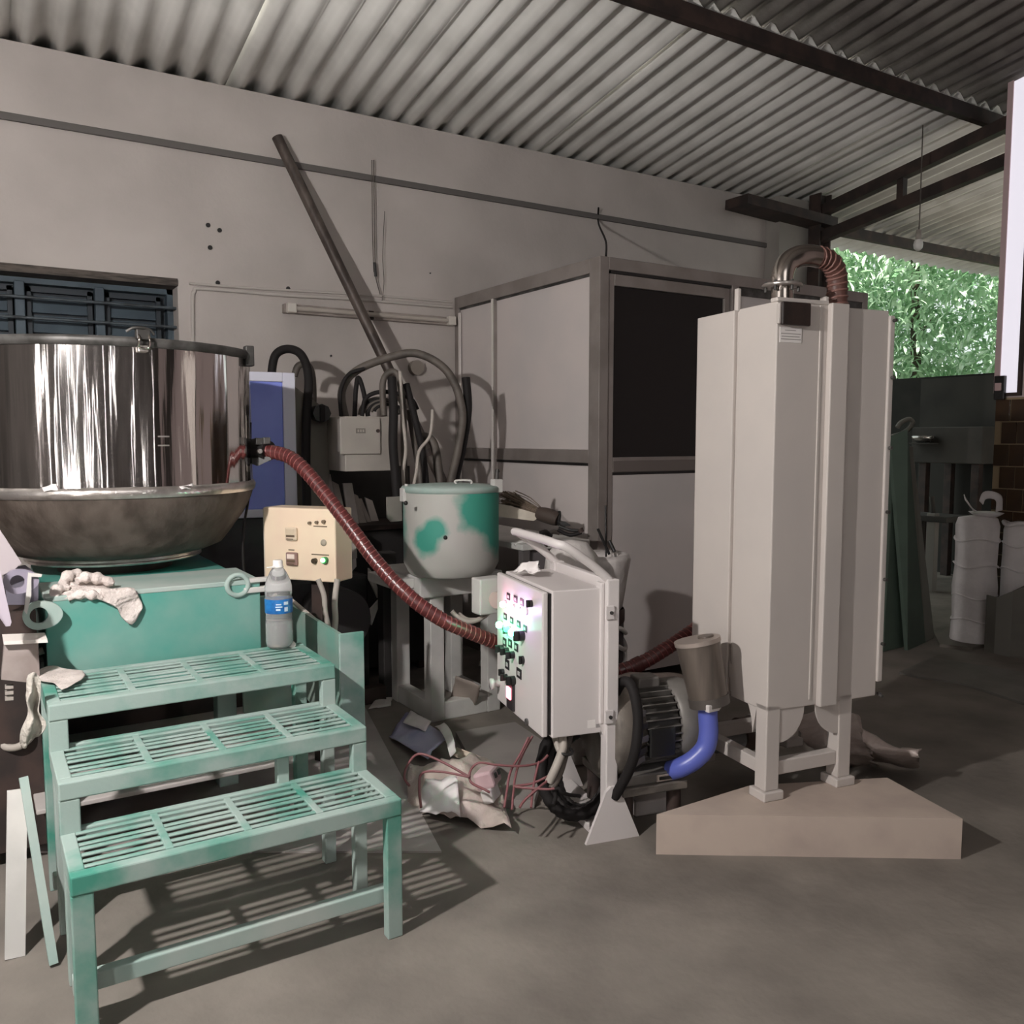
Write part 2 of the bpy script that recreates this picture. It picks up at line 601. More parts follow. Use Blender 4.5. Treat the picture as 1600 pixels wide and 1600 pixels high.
# steel column and rafter of the shed at the end of the back wall
cx = PY(1279, 420, 4.6)
t = thing('steel_column', 'dark steel column at the end of the plastered wall beside the tree view', 'column', (cx.x, cx.y, 0))
b = MB()
z1 = roofz(4.6) - .03
for dx in (-.06, .06):
    b.box((cx.x + dx - .006, cx.y - .055, 0), (cx.x + dx + .006, cx.y + .055, z1))
b.box((cx.x - .06, cx.y - .005, 0), (cx.x + .06, cx.y + .005, z1))
b.build('post', dark_steel, t)
MB().box((cx.x - .13, cx.y - .13, 0), (cx.x + .13, cx.y + .13, .015)).build('base_plate', dark_steel, t)
t = thing('roof_truss', 'dark steel roof truss rising from the column towards the hall', 'truss', (cx.x, cx.y, 2.8))
a = Vector((cx.x, 4.6, 2.86))
MB().bar(a, (cx.x, -3.4, 4.05), .07, .08).build('tie_bar', dark_steel, t)
MB().bar((cx.x, 4.75, roofz(4.75) - .16), (cx.x, -3.4, roofz(-3.4) - .16), .07, .08).build('rafter', dark_steel, t)
for y in (3.9, 3.1, 2.2, 1.2, .2):
    za = 2.86 + (4.6 - y) * (4.05 - 2.86) / 8.0
    MB().bar((cx.x, y, za), (cx.x, y, roofz(y) - .16), .05).build('web_bar', dark_steel, t)
# second dark brace in the corner behind the duct
MB().bar((cx.x - .9, 4.62, 3.02), (cx.x + .1, 4.62, 2.98), .22, .07).build('gusset_plate', dark_steel, t)

# wall on the right: brown tiles below, glowing panel above, added for a brightly lit white wall
WX = 5.6
yedge = PX(1553, 700, WX).y
wz = zat(619, WX, yedge - .05)
wr = bpy.data.objects.new('wall_right', None)
COL.objects.link(wr)
wr['kind'] = 'structure'
WM[wr.name] = Matrix.Identity(4)
MB().box((WX + .006, -3.6, 0), (WX + .2, yedge, 4.6)).build('wall_core', mat('pillar_paint', (.60, .50, .49), .8), wr)
MB().box((WX, yedge - 1.2, .0), (WX + .005, yedge, wz - .01)).build('grout_bed', grout_m, wr)
tw, th = .098, .142
tile0 = MB().cbox((-.010, -tw / 2 + .0035, -th / 2 + .0035), (.004, tw / 2 - .0035, th / 2 - .0035), .002).build('tile', tile_m, wr)
first = True
row = 0
z = wz - .02 - th / 2
while z > .05:
    y = yedge - tw / 2 - (tw * .45 if row % 2 else 0)
    while y > yedge - 1.1:
        if first:
            tile0.location = (WX, y, z)
            first = False
        else:
            piece(tile0, wr, (WX, y, z))
        y -= tw
    z -= th
    row += 1
w2 = bpy.data.objects.new('wall_lit_panel', None)
COL.objects.link(w2)
w2['kind'] = 'structure'
WM[w2.name] = Matrix.Identity(4)
wall_glow = mat('glowing_white_wall', (.8, .79, .82), .6, emit=(.86, .82, .93), estr=.52)  # glow added so the white wall reads as brightly lit
ya, yb = PX(1569, 500, WX).y, PX(1597, 500, WX).y
MB().box((WX - .012, yb, wz + .02), (WX + .004, ya, 3.6)).build('pane', wall_glow, w2)
b = MB().box((WX - .02, yb - .02, wz), (WX + .01, yb, 3.6)).box((WX - .02, yb, wz), (WX + .01, ya, wz + .02))
b.build('window_frame', dark_steel, w2)
MB().box((WX - .02, ya, wz + .02), (WX + .01, ya + .035, 3.6)).build('window_frame', mat('pink_jamb', (.62, .46, .47), .6), w2)
p = PX(1564, 606, WX - .02)
t = thing('switch_box', 'small dark switch box at the foot of the glowing white wall panel', 'switch', p)
MB().cbox((p.x - .03, p.y - .035, p.z - .075), (p.x, p.y + .03, p.z + .075), .004).build('housing', black_p, t)
MB().cbox((p.x - .04, p.y - .02, p.z - .02), (p.x - .029, p.y + .02, p.z + .03), .003).build('rocker', mat('pale_pink_plastic', (.6, .42, .42), .5), t)

# compound wall and what stands against it
struct(MB().box((8.0, -1.5, 0), (8.2, 11, 1.90)).build('wall_far', shade_w))
b = MB()
yq = PX(1440, 640, 7.98).y
struct(MB().box((7.955, 2.6, 0), (7.999, yq, 1.88)).build('trim_4', mat('dull_plaster', (.040, .038, .034), .95, rgb2=(.028, .027, .025), scale=2)))

# trees behind the compound wall
leaf_m = mat('mango_leaf', (.13, .27, .13), .35, rgb2=(.72, .84, .68), scale=2.6, lo=.36, hi=.62, spec=.6, detail=2)
nt = leaf_m.node_tree
bs = nt.nodes['Principled BSDF']
tr = nt.nodes.new('ShaderNodeBsdfTranslucent')
tr.inputs[0].default_value = (.42, .66, .40, 1)
mx = nt.nodes.new('ShaderNodeMixShader')
mx.inputs[0].default_value = .3
nt.links.new(bs.outputs[0], mx.inputs[1])
nt.links.new(tr.outputs[0], mx.inputs[2])
nt.links.new(mx.outputs[0], nt.nodes['Material Output'].inputs['Surface'])
bark_m = mat('bark', (.09, .07, .05), .9, rgb2=(.05, .04, .03), scale=14, bump=.4)
LEAF_V = [(0, 0, 0), (.16, .09, .03), (.5, .12, .06), (.85, .065, -.04), (1, 0, -.14), (.85, -.065, -.04), (.5, -.12, .06), (.16, -.09, .03), (.5, 0, .02)]
LEAF_F = [(0, 1, 8), (1, 2, 8), (2, 3, 8), (3, 4, 8), (4, 5, 8), (5, 6, 8), (6, 7, 8), (7, 0, 8)]
LEAF_F2 = [(0, 1, 7), (1, 2, 6, 7), (2, 3, 5, 6), (3, 4, 5)]


def tree(label, x0, x1, y0, y1, z0, z1, n_stuff, n_parts, seed, trunks):
    rnd = random.Random(seed)
    t = thing('leafy_tree', label, 'tree', ((x0 + x1) / 2, (y0 + y1) / 2, 0), 0, 'trees behind the compound wall')
    for (tx, ty) in trunks:
        b = MB()
        b.tube([(tx, ty, 0), (tx + .1, ty + .05, z1 * .4), (tx - .05, ty + .1, z1 * .95)], .1, 10, rfun=lambda l, u: .11 - .07 * u)
        b.build('trunk', bark_m, t)
        for k in range(7):
            a = rnd.uniform(0, 6.28)
            zz = rnd.uniform(z0, z1 * .9)
            ln = rnd.uniform(.5, .9)
            MB().tube([(tx, ty, zz), (tx + ln * .5 * math.cos(a), ty + ln * math.sin(a) * .6, zz + .25), (tx + ln * .8 * math.cos(a), ty + ln * 1.3 * math.sin(a), zz + .35)], .02, 6,
                      rfun=lambda l, u: .028 - .02 * u).build('branch', bark_m, t)

    def rot():
        return Matrix.Rotation(rnd.uniform(0, 6.28), 3, 'Z') @ Matrix.Rotation(rnd.uniform(-.2, 1.25), 3, 'Y') @ Matrix.Rotation(rnd.uniform(-.7, .7), 3, 'X')
    V, Fc = [], []
    for i in range(n_stuff):
        s = rnd.uniform(.13, .24)
        q = Vector((x0 + (x1 - x0) * rnd.random() ** .8, rnd.uniform(y0, y1), rnd.uniform(z0, z1)))
        if noise.noise(q * 1.5) < -.3 and q.x < (x0 + x1) / 2 and rnd.random() < .8:
            continue
        R3 = rot()
        k = len(V)
        V += [q + R3 @ (Vector(v) * s) for v in LEAF_V[:8]]
        Fc += [tuple(a + k for a in f) for f in LEAF_F2]
    b = MB()
    b.v, b.f, b.sm = V, Fc, [False] * len(Fc)
    b.build('foliage', leaf_m, t, kind='stuff')
    lf = None
    for i in range(n_parts):
        s = rnd.uniform(.15, .25)
        q = Vector((x0 + rnd.uniform(-.18, .05), rnd.uniform(y0, y1), rnd.uniform(max(z0, 1.8), min(z1, 4.0))))
        e = rot().to_euler()
        loc = WM[t.name].inverted() @ q
        if lf is None:
            lf = MB().add(LEAF_V, LEAF_F).build('leaf', leaf_m, t, world=False)
            lf.location, lf.rotation_euler, lf.scale = loc, e, (s, s, s)
        else:
            piece(lf, t, loc, e, (s, s, s))


tree('leafy green tree filling the gap above the dark compound wall, beside the white tower', 10.25, 12.9, 6.7, 10.2, 1.0, 5.2, 19000, 290, 5, [(11.3, 7.4), (11.4, 9.0)])
tree('leafy green tree above the compound wall, beside the glowing white wall panel', 10.25, 12.6, 4.2, 6.35, .9, 5.2, 12500, 290, 9, [(11.1, 5.5)])

# hanging lamp under the shed roof
p = PY(1435, 376, 3.6)
t = thing('hanging_bulb', 'white bulb hanging by its flex under the shed roof', 'lamp', p)
MB().tube([p + Vector((0, 0, .045)), p + Vector((.004, 0, .2)), (p.x, p.y, roofz(p.y) + .0)], .004, 6).build('flex', cable_g, t)
MB().lathe(p, [(.001, .075), (.017, .07), (.02, .03), (.02, .01), (.012, .005)], 16).build('socket', cable_w, t)
MB().lathe(p, [(.015, .012), (.026, 0), (.031, -.025), (.027, -.05), (.014, -.064), (.001, -.066)], 20).build('bulb', white_lamp, t)

# unseen upright tubes added on the hall walls for streaks in the steel
lamp_e = mat('lit_tube', (.9, .9, .9), .4, emit=(1, .97, .94), estr=15)
for (x, y, lb) in ((-3.52, -2.6, 'added upright lit tube on the hall wall behind, near the corner'), (-3.52, -.9, 'added upright lit tube in the middle of the left hall wall'), (-3.52, .9, 'added upright lit tube on the left hall wall opposite the steps'),
                   (-2.2, -3.52, 'added upright lit tube at the left of the rear hall wall'), (-.6, -3.52, 'added upright lit tube in the middle of the rear hall wall'), (1.2, -3.52, 'added upright lit tube right of the middle of the rear hall wall'), (3.2, -3.52, 'added upright lit tube at the right of the rear hall wall')):
    t = thing('streak_tube', lb, 'lamp', (x, y, 1.6))
    ox, oy = (-.05, 0) if x < -3 else (0, -.05)
    MB().cbox((x + ox - .03, y + oy - .03, .75), (x + ox + .03, y + oy + .03, 2.3), .005).build('batten', alu_m, t)
    MB().cyl((x, y, .8), (x, y, 2.25), .016, 12).build('tube', lamp_e, t)

# ------------------------------------------------------------------ cabin of aluminium sections and laminate panels
CX, CY0, CY1, CX1, CZ = 2.59, 3.35, WALL_Y - .012, 4.62, 2.17
cab = thing('office_cabin', 'grey laminate cabin with aluminium frame and dark glazed door in the hall corner', 'cabin', (CX, CY0, 0))
zr1 = zat(718, CX, CY0)
my = PX(770, 500, CX).y


def cb(name, lo, hi, m, be=.003):
    return MB().cbox(lo, hi, be).build(name, m, cab)


S = .045
cb('corner_post', (CX, CY0, 0), (CX + .055, CY0 + .085, CZ), alu_m)
cb('corner_post', (CX, CY1 - S, 0), (CX + .05, CY1, CZ), alu_m)
cb('corner_post', (CX1 - S, CY0, 0), (CX1, CY0 + .05, CZ), alu_m)
cb('mullion', (CX - .004, my - .018, 0), (CX + .04, my + .018, CZ - .07), alu_m)
cb('top_rail', (CX, CY0 + .085, CZ - .07), (CX + .045, CY1 - S, CZ), alu_m)
cb('top_rail', (CX + .055, CY0, CZ - .06), (CX1 - S, CY0 + .045, CZ), alu_m)
for (a, c) in ((CY0 + .085, my - .018), (my + .018, CY1 - S)):
    cb('mid_rail', (CX, a, zr1 - .02), (CX + .04, c, zr1 + .045), alu_m)
    cb('bottom_rail', (CX, a, 0), (CX + .04, c, .07), alu_m)
    cb('wall_panel', (CX + .016, a, zr1 + .045), (CX + .028, c, CZ - .07), panel_m)
    cb('wall_panel', (CX + .016, a, .07), (CX + .028, c, zr1 - .028), panel_m)
    # black gasket lines above the lower panels and under the top rail
    MB().box((CX + .010, a + .005, zr1 - .034), (CX + .03, c - .005, zr1 - .02)).build('gasket', black_p, cab)
    MB().box((CX + .012, a + .005, CZ - .082), (CX + .03, c - .005, CZ - .07)).build('gasket', rim_m, cab)
# pale bead beside the mullion and the far post
MB().box((CX - .009, my - .011, .05), (CX - .002, my + .006, CZ - .07)).build('bead', mat('white_bead', L((214, 208, 204)), .5), cab)
MB().box((CX - .006, CY1 - S - .03, .05), (CX + .004, CY1 - S - .012, CZ - .1)).build('bead', MATS['white_bead'], cab)
# front: door leaf, transom post and side panel
dx0, dx1 = PY(948, 500, CY0).x, PY(1143, 500, CY0).x
gz0, gz1 = zat(714, 2.9, CY0), zat(452, 2.9, CY0)
cb('transom', (dx1, CY0 - .004, 0), (dx1 + .05, CY0 + .045, CZ - .06), alu_m)
cb('wall_panel', (dx1 + .05, CY0 + .016, .07), (CX1 - S, CY0 + .028, CZ - .10), panel_m)
MB().box((dx1 + .05, CY0 + .008, CZ - .105), (CX1 - S, CY0 + .03, CZ - .06)).build('gasket', rim_m, cab)
cb('bottom_rail', (dx1 + .05, CY0, 0), (CX1 - S, CY0 + .045, .07), alu_m)
door = MB().cbox((dx0 + .012, CY0 + .008, .03), (dx0 + .052, CY0 + .04, CZ - .075), .003).build('door', alu_m, cab)
MB().cbox((dx1 - .045, CY0 + .008, .03), (dx1 - .006, CY0 + .04, CZ - .075), .003).build('door_stile', alu_m, door)
MB().cbox((dx0 + .052, CY0 + .006, gz1), (dx1 - .045, CY0 + .04, CZ - .075), .003).build('door_rail', alu_m, door)
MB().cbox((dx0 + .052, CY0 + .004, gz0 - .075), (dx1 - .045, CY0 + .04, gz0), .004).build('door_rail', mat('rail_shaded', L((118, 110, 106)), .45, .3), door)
MB().cbox((dx0 + .052, CY0 + .002, gz0 - .018), (dx1 - .045, CY0 + .006, gz0), .001).build('glazing_bead', alu_m, door)
MB().box((dx0 + .05, CY0 + .022, gz0), (dx1 - .045, CY0 + .027, gz1)).build('pane', glass_dark, door)
MB().box((dx0 + .05, CY0 + .012, .1), (dx1 - .045, CY0 + .024, gz0 - .08)).build('door_panel', panel_m, door)
MB().box((dx0 + .05, CY0 + .010, gz0 - .088), (dx1 - .045, CY0 + .026, gz0 - .075)).build('gasket', black_p, door)
MB().box((dx0, CY0 + .004, .03), (dx0 + .012, CY0 + .03, CZ - .07)).build('gasket', black_p, cab)
MB().box((CX + .07, CY0 + .004, CZ - .074), (dx1, CY0 + .03, CZ - .06)).build('gasket', black_p, cab)
MB().box((CX + .02, CY0 + .02, CZ - .012), (CX1 - .01, CY1, CZ - .002)).build('cabin_roof', mat('cabin_ceiling', (.12, .11, .1), .9), cab)
MB().box((CX1 - .03, CY0 + .05, .05), (CX1 - .015, CY1, CZ - .05)).build('wall_panel', panel_m, cab)
# flex climbing from the cabin corner, and the hanging wires over the tube light
a, c = PY(947, 400, CY0 + .05), PY(935, 348, WALL_Y - .06)
tag(MB().tube([a, (a + c) / 2 + Vector((.03, 0, -.02)), c, c + Vector((0, 0, .1))], .006, 6).build('lighting_flex', rubber),
    'thin dark flex climbing from the cabin corner to the roof', 'cable')
pts = [PY(x, y, WALL_Y - .03) for x, y in [(584, 250), (585, 350), (586, 410), (587, 432), (594, 460)]]
t = thing('hanging_wires', 'thin dark wires hanging down the wall above the tube light', 'cable', pts[0])
MB().tube(pts, .003, 6).build('wire', cable_g, t)
MB().tube([PY(x, y, WALL_Y - .03) for x, y in [(581, 250), (582, 350), (584, 425)]], .0025, 6).build('wire', cable_g, t)
MB().tube([PY(x, y, WALL_Y - .03) for x, y in [(601, 330), (598, 400), (600, 440), (597, 470)]], .002, 6).build('wire', cable_g, t)
MB().tube([PY(x, y, WALL_Y - .033) for x, y in [(585, 410), (587, 432)]], .009, 8).build('connector', black_p, t)

# tube light and conduits
a, c = PY(442, 481, WALL_Y - .02), PY(706, 503, WALL_Y - .02)
t = thing('tube_light', 'unlit tube light batten across the plaster behind the slanting pole', 'lamp', a)
MB().cbox((a.x, WALL_Y - .045, a.z - .028), (c.x, WALL_Y - .001, a.z + .022), .004).build('batten', mat('batten_paint', L((160, 150, 144)), .6, rgb2=L((140, 130, 124)), scale=9), t)
MB().cyl((a.x + .06, WALL_Y - .062, a.z - .004), (c.x - .04, WALL_Y - .062, a.z - .004), .0125, 12).build('tube', mat('tube_glass', L((176, 168, 160)), .3), t)
for x in (a.x + .01, c.x - .05):
    MB().cbox((x, WALL_Y - .082, a.z - .03), (x + .05, WALL_Y - .04, a.z + .024), .006).build('lamp_holder', mat('holder_%d' % int(x * 100), L((200, 194, 186)), .5), t)
MB().cbox((a.x + .5, WALL_Y - .05, a.z + .02), (a.x + .53, WALL_Y - .03, a.z - .03), .002).build('clip', dark_steel, t)
conduit_m = mat('painted_conduit', (.47, .435, .405), .7)
pts = [PY(x, y, WALL_Y - .008) for x, y in [(302, 560), (301, 470), (304, 456), (318, 451), (440, 461), (560, 468), (706, 480)]]
tag(MB().tube(pts, .010, 8, res=5).build('wall_conduit', conduit_m), 'painted conduit rounding a corner right of the slatted window', 'conduit')
pts = [PY(x, y, WALL_Y - .008) for x, y in [(296, 443), (420, 452), (560, 460), (706, 472)]]
tag(MB().tube(pts, .007, 8, res=5).build('wall_conduit', conduit_m), 'straight painted conduit running above the tube light', 'conduit')

# slanting pole leaning on the wall
a, c = PD(478, 308, 4.72), PD(672, 712, 4.85)
d = (c - a).normalized()
t = thing('steel_pole', 'long brown steel pole slanting across the wall over the cables', 'pole', c)
MB().tube([a - d * .35, a, c, c + d * .35], .030, 14, smooth=False).build('pipe', pole_m, t)
MB().cyl(a + d * 1.52, a + d * 1.56, .036, 14).build('collar', dark_steel, t)
q = PY(648, 575, WALL_Y)
tag(MB().cyl(q, q + Vector((0, -.04, 0)), .045, 18).build('wall_box', mat('conduit_box', L((128, 120, 112)), .6)), 'round conduit box on the wall behind the slanting pole', 'junction box')

# grey junction box
q0, q1 = PD(531, 652, 4.15), PD(612, 710, 4.15)
bx = thing('junction_box', 'grey steel junction box under the cable loops, left of the slanting pole', 'junction box', q0)
MB().cbox((q0.x - .005, q0.y - .015, q1.z), (q1.x, q0.y, q0.z), .004).build('door', grey_box, bx)
r0, r1 = PD(514, 648, 4.34), PD(600, 735, 4.34)
MB().cbox((r0.x, q0.y, r1.z), (r1.x + .03, WALL_Y - .06, r0.z - .012), .004).build('body', grey_box, bx)
MB().cbox((q0.x + .005, q0.y - .002, q1.z + .01), (q1.x - .01, q0.y + .06, q0.z - .005), .003).build('door_flange', grey_box, bx)
e = PD(570, 673, 4.15)
em = MB().box((e.x - .024, q0.y - .018, e.z - .012), (e.x + .024, q0.y - .0145, e.z + .012)).build('nameplate', mat('plate_dark', L((118, 112, 106)), .5), bx)
b = MB()
for k in range(3):
    b.box((e.x - .017 + .013 * k, q0.y - .0195, e.z - .006), (e.x - .009 + .013 * k, q0.y - .018, e.z + .006))
b.build('lettering', MATS['grey_enclosure'], em)
MB().cyl((q1.x - .015, q0.y - .022, e.z), (q1.x - .015, q0.y - .013, e.z), .009, 12).build('lock', dark_steel, bx)


def cab_line(name, pts, r, m, label, cat='cable', group=None):
    return tag(MB().tube([PD(*p) for p in pts], r, 9, res=7).build(name, m), label, cat, group)


cab_line('thick_cable', [(540, 655, 4.45), (534, 612, 4.45), (556, 580, 4.44), (610, 558, 4.42), (655, 553, 4.4), (700, 582, 4.38), (722, 640, 4.38), (716, 700, 4.38), (704, 755, 4.36), (700, 800, 4.35)], .021, cable_g,
         'thick grey cable arching from the junction box over to the cabin corner')
cab_line('thick_cable', [(728, 590, 4.42), (731, 640, 4.42), (722, 700, 4.42), (708, 765, 4.4), (706, 800, 4.4)], .022, rubber, 'thick black cable dropping down along the far cabin post')
cab_line('black_cable', [(533, 650, 4.4), (532, 612, 4.4), (545, 585, 4.4), (570, 576, 4.4)], .010, rubber, 'thin black cable at the left end of the junction box top')
cab_line('black_cable', [(554, 652, 4.4), (556, 610, 4.4), (560, 590, 4.4), (568, 612, 4.4), (575, 650, 4.4)], .012, rubber, 'black cable looped upright out of the junction box top')
cab_line('black_cable', [(566, 650, 4.36), (572, 622, 4.36), (600, 612, 4.36), (640, 622, 4.34), (652, 640, 4.34)], .011, rubber, 'black cable bowed flat over the junction box top')
cab_line('grey_cable', [(600, 650, 4.3), (598, 600, 4.3), (608, 582, 4.3), (622, 588, 4.3), (630, 640, 4.3), (631, 720, 4.3), (634, 760, 4.3)], .016, cable_g, 'grey cable hooked over beside the slanting pole')
cab_line('pale_cable', [(625, 580, 4.22), (628, 640, 4.22), (634, 700, 4.22), (630, 740, 4.22), (634, 790, 4.2)], .009, cable_w, 'pale cable hanging down just left of the slanting pole')
cab_line('pale_cable', [(676, 640, 4.2), (672, 680, 4.2), (655, 705, 4.18), (650, 740, 4.15), (640, 790, 4.1)], .008, cable_w, 'pale cable swinging down to the lid of the green drum')
cab_line('black_cable', [(612, 590, 4.18), (615, 640, 4.16), (614, 690, 4.16), (617, 735, 4.16), (622, 800, 4.1)], .022, rubber, 'thick black cable at the right edge of the junction box')
cab_line('black_cable', [(635, 600, 4.3), (650, 660, 4.28), (662, 720, 4.28), (668, 790, 4.25)], .017, rubber, 'black cable hanging behind the slanting pole')
cab_line('grey_cable', [(640, 640, 4.34), (648, 690, 4.34), (656, 740, 4.3), (660, 800, 4.3)], .018, cable_g, 'grey cable hanging beneath the slanting pole')
cab_line('grey_cable', [(650, 680, 4.4), (676, 690, 4.4), (686, 740, 4.4), (690, 800, 4.38)], .022, cable_g, 'grey cable sagging between the slanting pole and the cabin')
t = thing('cable_coil', 'coil of dark cable lying on top of the junction box', 'cable', PD(592, 640, 4.36))
for k in range(6):
    b = MB()
    c0 = PD(592 + k * 3, 648 - k, 4.42 - k * .012)
    pts = [c0 + RT * ((.10 - .006 * k) * math.cos(a)) + ZZ * ((.085 - .01 * k) * math.sin(a)) for a in [i * math.pi / 8 for i in range(0, 9)]]
    b.tube(pts, .0075, 8, res=4)
    b.build('turn', rubber if k % 2 else cable_g, t)

# blue cabinet, turned towards the hall
c0 = PD(462, 690, 4.25)
rz = math.radians(-4)
bz0, bz1 = zat(806, c0.x, c0.y), zat(583, c0.x, c0.y)
bc = thing('machine_cabinet', 'blue fronted machine cabinet with pale frame and grey side behind the steel bowl', 'cabinet', (c0.x, c0.y, 0), rz)
M = WM[bc.name]


def cbl(name, lo, hi, m, be=.004, par=None):
    return MB().cbox(lo, hi, be).build(name, m, par or bc, world=False)


e0, e1, e2, e3 = [WM[bc.name].inverted() @ PY(x, y, c0.y + .05) for x, y in [(462, 604), (508, 640), (513, 738), (508, 800)]]
MB().prism([(-.56, .04, .06), (e3.x, .04, .06), (e3.x, .04, e3.z), (e2.x, .04, e2.z), (e1.x, .04, e1.z), (-.02, .04, e0.z + .02), (-.56, .04, e0.z + .02)][::-1], (0, .11, 0)).build('body', olive_side, bc, world=False)
fr = cbl('front_frame', (-.06, -.014, bz0), (0, .03, bz1), pale_edge)
cbl('front_frame', (-.56, -.014, bz0), (-.50, .03, bz1), pale_edge)
cbl('front_frame', (-.50, -.014, bz1 - .045), (-.06, .03, bz1), pale_edge)
cbl('front_frame', (-.50, -.014, bz0), (-.06, .03, bz0 + .04), pale_edge)
cbl('front_panel', (-.50, -.004, bz0 + .04), (-.06, .022, bz1 - .045), blue_p)
cbl('lower_panel', (-.55, .03, .06), (-.01, .05, bz0 - .004), black_p)
for (x, y) in ((-.5, .09), (-.06, .09)):
    cbl('foot', (x - .03, min(y, .12) - .03, 0), (x + .03, min(y, .12) + .03, .06), dark_steel)
kp = WM[bc.name].inverted() @ PY(500, 646, c0.y)
kn = MB().cyl((kp.x, .04, kp.z), (kp.x, -.03, kp.z), .046, 8).build('rotary_switch', black_p, bc, world=False)
MB().cbox((kp.x - .012, -.045, kp.z - .04), (kp.x + .012, -.03, kp.z + .04), .004).build('switch_handle', rubber, kn, world=False)
cab_line('black_cable', [(424, 590, 4.4), (430, 556, 4.4), (450, 545, 4.38), (472, 556, 4.34), (482, 590, 4.3), (479, 650, 4.27), (478, 720, 4.25), (480, 800, 4.2), (482, 850, 4.2)], .022, rubber,
         'thick black cable arching from the top of the blue cabinet down its side')
cab_line('grey_cable', [(460, 588, 4.45), (466, 572, 4.45), (480, 570, 4.44), (488, 590, 4.44), (489, 640, 4.44), (486, 720, 4.44)], .018, cable_g, 'grey cable looped behind the right end of the blue cabinet')

# ------------------------------------------------------------------ steel bowl on its green base
KX, KY, KR = .45, 3.56, .505
ks = zat(770, KX * .93, KY - KR)
kr = zat(527, KX * .93, KY - KR)
kb = zat(884, KX, KY - .30)
bowl = thing('steel_bowl', 'huge polished steel mixing bowl with stained conical bottom over the green base', 'vat', (KX, KY, kb))


def dent(a, h):
    return .0028 * math.sin(a * 9 + 1.0 * math.sin(h * 4)) + .0018 * math.sin(a * 21 + h * 1.5) + .0013 * math.sin(a * 43 + math.sin(h * 5)) + .0012 * noise.noise(Vector((math.cos(a) * 6, math.sin(a) * 6, h * 4)))


n = 18
prof = [(KR, ks - kb + .01 + (kr - ks - .025) * i / n) for i in range(n + 1)]
MB().lathe((KX, KY, kb), prof, 320, wob=dent).build('shell', steel_m, bowl)
MB().lathe((KX, KY, kb), [(KR + .004, ks - kb - .02), (KR + .009, ks - kb - .012), (KR + .011, ks - kb + .004), (KR + .004, ks - kb + .016), (KR - .004, ks - kb + .018)], 96,
           wob=lambda a, h: .0022 * noise.noise(Vector((a * 8, h * 30, 1)))).build('seam_band', seam_m, bowl)
MB().lathe((KX, KY, kb), [(.30, .022), (.335, .03), (.384, .05), (.415, (ks - kb) * .33), (.438, (ks - kb) * .45), (.468, (ks - kb) * .6), (.488, (ks - kb) * .73), (.5, (ks - kb) * .86), (KR + .002, ks - kb - .012)], 96).build('conical_bottom', steel_d, bowl)
MB().lathe((KX, KY, kb), [(.0, 0), (.302, 0), (.306, .004), (.306, .011), (.296, .014), (.306, .017), (.300, .026), (.28, .028)], 96).build('bottom_ring', seam_m, bowl)
MB().lathe((KX, KY, kb), [(KR + .003, kr - kb - .028), (KR + .013, kr - kb - .024), (KR + .016, kr - kb - .006), (KR + .011, kr - kb + .003), (KR - .02, kr - kb + .003), (KR - .022, kr - kb - .02)], 96,
           wob=lambda a, h: .0015 * noise.noise(Vector((a * 6, h * 30, 1)))).build('rim', rim_m, bowl)
MB().lathe((KX, KY, kb), [(KR - .01, kr - kb - .01), (KR * .97, .3), (.28, .05), (0, .04)], 64).build('lining', steel_d, bowl)


def on_shell(px, py, out=0.0):
    r = ray(px, py)
    d = Vector((r.x, r.y))
    o = Vector((EYE.x - KX, EYE.y - KY))
    A = d.dot(d)
    Bq = 2 * o.dot(d)
    Cc = o.dot(o) - (KR + out) ** 2
    t = (-Bq - math.sqrt(max(0, Bq * Bq - 4 * A * Cc))) / (2 * A)
    return EYE + r * t


# toggle latch on the rim
p = on_shell(222, 526, .01)
nrm = Vector((p.x - KX, p.y - KY, 0)).normalized()
tg = Vector((-nrm.y, nrm.x, 0))
Ml = Matrix((tg, nrm, ZZ)).transposed().to_4x4()
Ml.translation = p
la = MB().cbox((-.022, -.004, -.012), (.022, .022, .022), .004, Ml).build('latch', rim_m, bowl)
MB().tube([Ml @ Vector(q) for q in ((-.014, .012, .012), (-.016, .03, -.012), (-.014, .02, -.036), (.014, .02, -.036), (.016, .03, -.012), (.014, .012, .012))], .0035, 8).build('latch_wire', tube_steel, la)
MB().cbox((-.016, -.008, -.05), (.016, .012, -.028), .003, Ml).build('latch_keeper', seam_m, la)
MB().tube([Ml @ Vector(q) for q in ((-.05, .01, .012), (-.03, .018, .024), (-.005, .02, .026), (.02, .016, .022), (.035, .01, .008))], .0045, 8).build('latch_lever', rim_m, la)
p = on_shell(386, 560, .005)
MB().cbox((p.x - .012, p.y - .03, p.z - .03), (p.x + .02, p.y + .01, p.z + .045), .004).build('latch', rim_m, bowl)
# weld marks and small plate rows on the shell
for (px, py) in ((256, 682), (256, 696)):
    p = on_shell(px, py, .003)
    nrm = Vector((p.x - KX, p.y - KY, 0)).normalized()
    tg = Vector((-nrm.y, nrm.x, 0))
    MB().bar(p - tg * .018, p + tg * .018, .003, .005).build('weld_mark', seam_m, bowl)
# outlet the hose is clamped to
po = PD(388, 702, 3.42)
MB().cyl((po.x - .09, po.y + .06, po.z), (po.x + .01, po.y, po.z), .045, 20).build('outlet_neck', rim_m, bowl)
